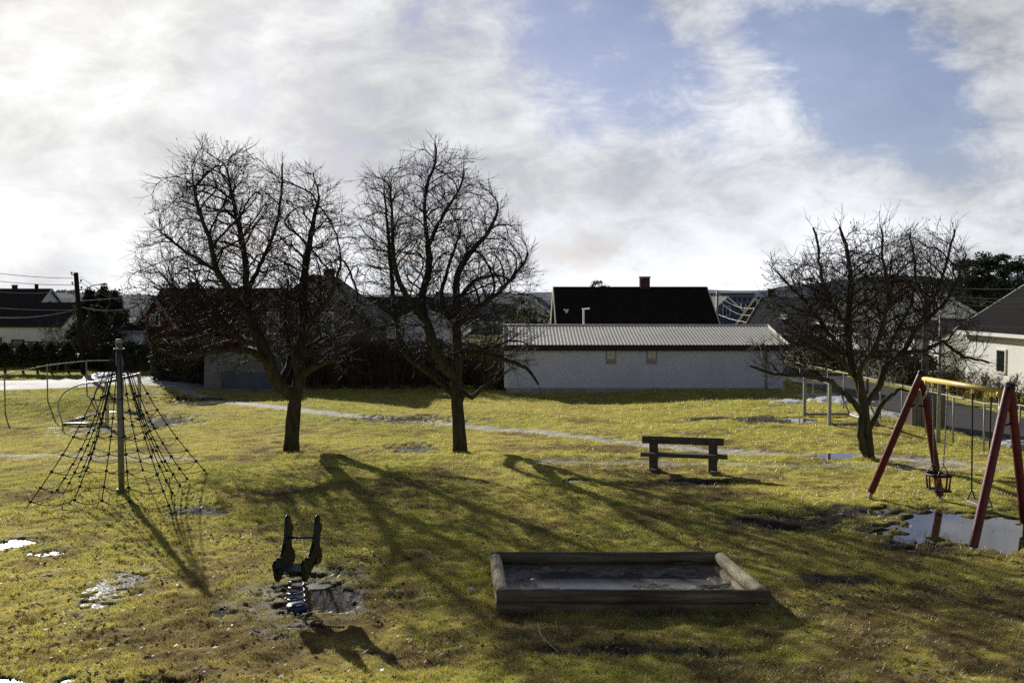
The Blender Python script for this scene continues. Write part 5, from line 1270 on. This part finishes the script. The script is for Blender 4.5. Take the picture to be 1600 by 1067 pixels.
for k, px in enumerate((1496, 1530, 1570)):
    c = Q(px, 480, 64); rng = np.random.RandomState(240+k); root = thing('evergreen_shrub', ['rounded evergreen beneath the smaller pine', 'yellow-green evergreen beneath the tall pine', 'evergreen beneath the pine at the right edge'][k], 'evergreen', (c.x, 64, -.3))
    n = 5000; d = rng.normal(size=(n, 3)); d /= np.linalg.norm(d, axis=1)[:, None]; pts = np.array([c.x, 64, 1.9]) + d*(rng.rand(n, 1)**.4)*np.array([1.5, 1.3, 2.2])*(.8+.4*fbm(d[:, 0]*3, d[:, 2]*3, 250+k))[:, None]
    foliage('crown', pts, .10, M['evergreenlit'] if k == 1 else M['evergreen'], root, 260+k); q = MB(); q.tube([(c.x, 64, -.5), (c.x, 64, 2)], .1, 6); q.build('trunk', M['bark'], root)
# trees on the skyline
def far_tree(label, px, top, Y, w, m, seed, zb=-2, tall=.6):
    t_ = Q(px, top, Y); rng = np.random.RandomState(seed); root = thing('skyline_tree', label, 'tree', (t_.x, Y, zb)); hh = t_.z - zb; pts = []
    for c in range(16):
        f = rng.rand(); cc = np.array([t_.x + rng.normal()*w*.42*(.45+f), Y + rng.normal()*w*.4, t_.z - w*.2 - f*hh*tall]); s = w*(.18+.2*rng.rand()); d = rng.normal(size=(70, 3)); d /= np.linalg.norm(d, axis=1)[:, None]; pts.append(cc + d*rng.rand(70, 1)**.5*np.array([s, s, s*.7]))
    foliage('crown', np.concatenate(pts), w*.055, m, root, seed+1); q = MB(); q.tube([(t_.x, Y, zb), (t_.x, Y, t_.z-w*.4)], w*.045, 6); q.build('trunk', M['bark'], root)
far_tree('small round-topped pine poking above the brown tiled roof', 936, 437, 95, 1.3, M['pine'], 301, 1.5, .3)
far_tree('low bush on the skyline left of the brown roof chimney', 963, 446, 100, 1.6, M['pine'], 302, 1.5, .25)
far_tree('dark tree on the skyline left of the brown tiled roof', 848, 458, 85, 3.0, M['evergreen'], 303)
far_tree('dark tree between the white gables and the thicket', 812, 468, 76, 3.2, M['evergreen'], 304)
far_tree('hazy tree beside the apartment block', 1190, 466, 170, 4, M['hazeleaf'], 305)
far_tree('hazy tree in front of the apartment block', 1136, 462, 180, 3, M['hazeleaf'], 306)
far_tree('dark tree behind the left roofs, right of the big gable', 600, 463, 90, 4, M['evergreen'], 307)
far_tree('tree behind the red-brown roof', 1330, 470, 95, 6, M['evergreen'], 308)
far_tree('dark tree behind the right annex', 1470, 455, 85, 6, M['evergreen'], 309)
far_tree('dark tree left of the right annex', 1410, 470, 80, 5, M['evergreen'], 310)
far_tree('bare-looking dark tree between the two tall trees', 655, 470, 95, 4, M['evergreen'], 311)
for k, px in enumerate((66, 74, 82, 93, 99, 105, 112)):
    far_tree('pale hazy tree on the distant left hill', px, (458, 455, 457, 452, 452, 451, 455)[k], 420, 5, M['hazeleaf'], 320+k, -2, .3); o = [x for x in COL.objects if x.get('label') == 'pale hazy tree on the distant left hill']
    for x in o: x['group'] = 'hazy trees on the left hill'

# hills
def hill(name, ridge, Y, depth, m, seed):
    n = len(ridge); V = []; cols_ = 90; rows = 10
    xs = np.linspace(ridge[0][0], ridge[-1][0], cols_); ys_ = np.interp(xs, [r[0] for r in ridge], [r[1] for r in ridge])
    for j in range(rows+1):
        t = j/rows
        for i in range(cols_):
            tp_ = Q(xs[i], ys_[i], Y); zt = tp_.z; z = -30 + (zt+30)*math.sin(t*PI/2) + (float(fbm(i*.7, j*.7, seed))-.5)*Y*.006*(t > .3)
            V.append((tp_.x*(1 - .0*t), Y - depth*(1-t), z))
    idx = np.arange((rows+1)*cols_).reshape(rows+1, cols_)
    f = np.stack([idx[:-1, :-1], idx[:-1, 1:], idx[1:, 1:], idx[1:, :-1]], -1).reshape(-1, 4)
    tag(fast_mesh(name, np.array(V), f, m, smooth=True), kind='structure')
hm1 = mat('hill_far', (.26, .29, .34), 1, .06, .01, 0, spec=0); hm2 = mat('hill_mid', (.10, .12, .15), 1, .3, .05, 0, spec=0); hm3 = mat('hill_left', (.42, .43, .45), 1, .15, .03, 0, spec=0)  # aerial haze is painted into these hill colours
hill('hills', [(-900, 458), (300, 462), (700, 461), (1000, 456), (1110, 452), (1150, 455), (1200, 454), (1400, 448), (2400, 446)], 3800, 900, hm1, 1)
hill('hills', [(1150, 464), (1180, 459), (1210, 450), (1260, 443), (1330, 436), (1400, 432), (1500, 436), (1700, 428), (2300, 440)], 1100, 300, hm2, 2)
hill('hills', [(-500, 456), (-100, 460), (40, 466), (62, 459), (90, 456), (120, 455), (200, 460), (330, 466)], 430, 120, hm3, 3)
# distant rooftops in the town: pale and dark small houses
for k, (px, Y, w_, rf, lab) in enumerate(((1196, 140, 6, 'tilegrey', 'pale distant roof right of the apartment block'), (1212, 125, 6, 'tile2', 'dark distant roof right of the apartment block'), (1240, 110, 7, 'tilegrey', 'grey distant roof behind the low spreading tree'), (640, 110, 8, 'tile2', 'dark distant roof behind the upright tree'), (760, 120, 8, 'tilegrey', 'grey distant roof left of the white gables'))):
    c = Q(px, 475, Y); house('distant_house', lab, (c.x-w_/2, Y, -2.5), w_, 6, 3.6, 2.0, .1*k-.2, M['greywall'], M[rf], trim=M['white'] if k % 2 == 0 else M['fascia'], wins=[('front', 1.5, 2.4, .9, 1, 2)])

# garden play things beyond the left road
a = Q(82, 585, 52.5); zg = float(terr(a.x, 52.5)); sw = thing('garden_swing', 'yellow wooden garden swing frame beyond the left road', 'garden swing', (a.x, 52.5, zg)); my = mat('old_yellow_wood', (.32, .26, .1), .7, .3, 6, .3)
q = MB(); q.beam(Q(80, 563, 52.5), Q(118, 562.5, 52.5), .1, .1); q.build('top_beam', my, sw)
for px, t in ((82, 549), (93, 550), (103, 563)):
    q = MB(); p = Q(px, t, 52.5); q.beam((p.x + (.0 if px != 93 else -.15), 52.5 - (.4 if px == 82 else 0), zg-.1), p, .09, .09, (0, 1, 0)); q.build('post', my, sw)
q = MB(); q.beam(Q(82, 550, 52.5), Q(93, 550, 52.5), .05, .05); q.build('top_bar', my, sw)
a = Q(98, 588, 54); zg = float(terr(a.x, 54)); tr_ = thing('trampoline', 'round dark blue trampoline behind the yellow garden swing', 'trampoline', (a.x, 54, zg))
q = MB(); q.tube([(a.x, 54, zg+.72), (a.x, 54, zg+.80)], 1.25, 28); q.build('bed', M['trampoline'], tr_)
q = MB(); q.tube([(a.x, 54, zg+.05), (a.x, 54, zg+.72)], 1.2, 28, False); q.build('skirt', M['black'], tr_)

# ------------------------------------------------------------------ litter and stones
def lump(name, label, cat, px, py, s, m, flat=.5, seed=0, z=None):
    rnd = random.Random(seed); c = P(px, py); zg = g1(c.x, c.y); q = MB(); n = 9; vs = [(c.x, c.y, zg + s*flat*1.1)]
    for lv, rr in ((.75, .65), (.15, 1.0), (-.3, .8)):
        for k in range(n):
            a = 2*PI*k/n; r = s*rr*(1+rnd.uniform(-.25, .25)); vs.append((c.x + r*math.cos(a)*1.25, c.y + r*math.sin(a), zg + s*flat*lv*(1+rnd.uniform(-.3, .3))))
    fs = [(0, 1+k, 1+(k+1) % n) for k in range(n)] + [(1+l*n+k, 1+(l+1)*n+k, 1+(l+1)*n+(k+1) % n, 1+l*n+(k+1) % n) for l in range(2) for k in range(n)]
    q.add(vs, fs); tag(q.build(name, m, org=(c.x, c.y, zg)), label, cat)
lump('paper_scrap', 'crumpled white paper scrap on the grass left of the sandbox', 'litter', 737, 921, .05, M['paper'], .9, 1)
lump('paper_scrap', 'white paper scrap on the grass right of the sandbox', 'litter', 1221, 906, .04, M['paper'], .5, 2)
lump('stone', 'pale stone on the grass, left one of the pair right of the spring rider', 'stone', 609, 927, .04, M['stone'], .7, 3)
lump('stone', 'pale stone on the grass, right one of the pair right of the spring rider', 'stone', 624, 926, .045, M['stone'], .8, 4)
lump('stone', 'flat pale stone on the grass near the left edge', 'stone', 72, 900, .075, M['stone'], .45, 5)
lump('stone', 'small pale stone near the flat stone at the left', 'stone', 133, 898, .03, M['stone'], .6, 6)
lump('stone', 'small dark stone below the spring rider shadow', 'stone', 475, 1000, .035, M['bark'], .8, 7)
lump('stone', 'small dark stone just right of the spring rider shadow tip', 'stone', 590, 972, .03, M['bark'], .8, 8)
q = MB(); pts = [P(840, 982), P(846, 999), P(858, 1010), P(873, 1020)]
for p in pts: p.z = g1(p.x, p.y) + .05
q.tube(cr(pts, .05), [.006]*len(cr(pts, .05)), 5); tag(q.build('fallen_twig', M['log_y'], org=pts[0]), 'thin pale twig lying in front of the sandbox', 'twig')

# ------------------------------------------------------------------ world and sun
w = bpy.data.worlds.new('World'); S.world = w; w.use_nodes = True; t = w.node_tree; t.nodes.clear(); N = t.nodes.new
def val(x): n = N('ShaderNodeValue'); n.outputs[0].default_value = x; return n.outputs[0]
def mth(op, a, b=None, c=None, clamp=False):
    n = N('ShaderNodeMath'); n.operation = op; n.use_clamp = clamp
    for i, x in enumerate((a, b, c)):
        if x is None: continue
        if isinstance(x, (int, float)): n.inputs[i].default_value = x
        else: link(t, x, n.inputs[i])
    return n.outputs[0]
def mrange(x, a, b, c, d):
    n = N('ShaderNodeMapRange'); n.interpolation_type = 'SMOOTHSTEP'; link(t, x, n.inputs[0])
    for i, q in enumerate((a, b, c, d)): n.inputs[i+1].default_value = q
    return n.outputs[0]
sky = N('ShaderNodeTexSky'); sky.sky_type = 'NISHITA'; sky.sun_disc = False; sky.sun_elevation = EL; sky.sun_rotation = AZ; sky.air_density = 1.0; sky.dust_density = .6; sky.ozone_density = 4.0
tc = N('ShaderNodeTexCoord'); sp = N('ShaderNodeSeparateXYZ'); link(t, tc.outputs['Generated'], sp.inputs[0])
X_, Y_, Z_ = sp.outputs
yy = mth('MAXIMUM', mth('ABSOLUTE', Y_), .12)
az = mth('DIVIDE', X_, yy); el = mth('DIVIDE', Z_, yy)
cb = N('ShaderNodeCombineXYZ'); link(t, az, cb.inputs[0]); link(t, mth('MULTIPLY', el, 1.55), cb.inputs[1]); link(t, mth('MULTIPLY', mth('SIGN', Y_), 3.0), cb.inputs[2])
def noise(scale, detail, rough, dist, off=(0, 0, 0), rot=0.0, sc=(1, 1, 1)):
    mp = N('ShaderNodeMapping'); mp.inputs['Location'].default_value = off; mp.inputs['Rotation'].default_value = (0, 0, rot); mp.inputs['Scale'].default_value = sc; link(t, cb.outputs[0], mp.inputs[0])
    n = N('ShaderNodeTexNoise'); n.inputs['Scale'].default_value = scale; n.inputs['Detail'].default_value = detail; n.inputs['Roughness'].default_value = rough; n.inputs['Distortion'].default_value = dist
    link(t, mp.outputs[0], n.inputs['Vector']); return n.outputs[0]
n1 = noise(4.2, 10, .6, .3, (.3, .1, 0), -.5, (1, 1.3, 1)); n2 = noise(12, 10, .66, .35, (3, 1, 0), -.4, (1, 1.15, 1)); n3 = noise(2.2, 6, .5, .2, (7, 2, 0))
def blob(px, py, rx, ry, rot=0.0):
    a0 = (px-800)/F; e0 = (465-py)/F; dx = mth('SUBTRACT', az, a0); dy = mth('SUBTRACT', el, e0); c, s = math.cos(rot), math.sin(rot)
    u = mth('ADD', mth('MULTIPLY', dx, c*F/rx), mth('MULTIPLY', dy, s*F/rx)); v = mth('ADD', mth('MULTIPLY', dx, -s*F/ry), mth('MULTIPLY', dy, c*F/ry))
    d = mth('SQRT', mth('ADD', mth('MULTIPLY', u, u), mth('MULTIPLY', v, v))); return mrange(d, .25, 1.0, 1.0, 0.0)
gap = mth('MAXIMUM', blob(960, 100, 300, 150, -.5), blob(1330, 120, 330, 170, -.5))
gap = mth('MAXIMUM', gap, mth('MULTIPLY', blob(1450, 230, 230, 90, -.3), .75))
gap = mth('MAXIMUM', gap, mth('MULTIPLY', blob(230, 110, 260, 70, -.25), .5))
gap = mth('MAXIMUM', gap, mth('MULTIPLY', blob(880, 190, 120, 70, -.6), .6))
# unseen sky overhead and behind is opened up to set the ambient light
op = mrange(el, .42, .9, 0.0, .75); back = mrange(Y_, .1, -.3, 0.0, .55)
gap = mth('MAXIMUM', gap, mth('MAXIMUM', op, back))
dens = mth('ADD', mth('ADD', mth('MULTIPLY', mth('SUBTRACT', n1, .5), 1.6), mth('MULTIPLY', mth('SUBTRACT', n2, .5), 2.1)), .92)
dens = mth('SUBTRACT', dens, mth('MULTIPLY', gap, .9))
cover = mrange(dens, -.12, 1.0, 0.0, 1.0)
low = mrange(el, .13, .01, 0.0, .85); cover = mth('MAXIMUM', mth('MAXIMUM', cover, mth('MAXIMUM', low, mrange(az, -.16, -.34, 0.0, 1.0))), mrange(Y_, -.2, .3, .0, .20))
# glow towards the sun
dt = N('ShaderNodeVectorMath'); dt.operation = 'DOT_PRODUCT'; link(t, tc.outputs['Generated'], dt.inputs[0]); dt.inputs[1].default_value = SUN
glow = mth('POWER', mth('MAXIMUM', dt.outputs['Value'], 0.0), 14.0)
shade = mth('ADD', mrange(el, .17, .02, .66, .9), mth('MULTIPLY', mth('SUBTRACT', n3, .5), 1.25)); shade = mth('ADD', shade, mth('MULTIPLY', mth('SUBTRACT', n2, .5), .7)); shade = mth('ADD', shade, mth('MULTIPLY', mth('SUBTRACT', n1, .5), 1.0))
lum = mth('ADD', mth('MULTIPLY', shade, 1.0), mth('MULTIPLY', glow, .36))
lum = mth('MULTIPLY', lum, mrange(Y_, .55, -.3, 1.0, .62)); lum = mth('MULTIPLY', lum, mrange(Z_, .31, .52, 1.0, .12)); lum = mth('MULTIPLY', lum, mrange(mth('ABSOLUTE', az), .62, 1.3, 1.0, .3))  # clouds out of view dimmed to hold the ambient light down
cc = N('ShaderNodeMixRGB'); link(t, glow, cc.inputs[0]); cc.inputs[1].default_value = (.93, .955, 1, 1); cc.inputs[2].default_value = (1, .985, .95, 1)
b1 = N('ShaderNodeBackground'); b2n = N('ShaderNodeBackground')
tn = N('ShaderNodeMixRGB'); tn.blend_type = 'MULTIPLY'; tn.inputs[0].default_value = 1; tn.inputs[2].default_value = (1.17, .94, 1.0, 1); link(t, sky.outputs[0], tn.inputs[1]); link(t, tn.outputs[0], b1.inputs[0]); link(t, mth('MULTIPLY', mrange(Y_, .5, -.1, .088, .115), mrange(Z_, .31, .6, 1.0, .4)), b1.inputs[1])  # sky behind the camera brightened to fill the shed wall
link(t, cc.outputs[0], b2n.inputs[0]); link(t, lum, b2n.inputs[1])
mxs = N('ShaderNodeMixShader'); link(t, cover, mxs.inputs[0]); link(t, b1.outputs[0], mxs.inputs[1]); link(t, b2n.outputs[0], mxs.inputs[2])
wo = N('ShaderNodeOutputWorld'); link(t, mxs.outputs[0], wo.inputs[0])
sl = bpy.data.lights.new('sun', 'SUN'); so = link_obj(bpy.data.objects.new('sun', sl)); sl.energy = 5.0; sl.angle = R(.53); sl.color = (1, .96, .87)
so.rotation_euler = (-SUN).to_track_quat('-Z', 'Y').to_euler()
S.view_settings.view_transform = 'Standard'; S.view_settings.look = 'None'; S.view_settings.exposure = 0; S.view_settings.gamma = 1
w.cycles.sampling_method = 'MANUAL'; w.cycles.sample_map_resolution = 1024
S.render.engine = 'CYCLES'
S.cycles.use_denoising = False; S.cycles.max_bounces = 6; S.cycles.diffuse_bounces = 3; S.cycles.glossy_bounces = 3; S.cycles.transmission_bounces = 3; S.cycles.transparent_max_bounces = 4
S.cycles.caustics_reflective = False; S.cycles.caustics_refractive = False; S.cycles.sample_clamp_indirect = 4
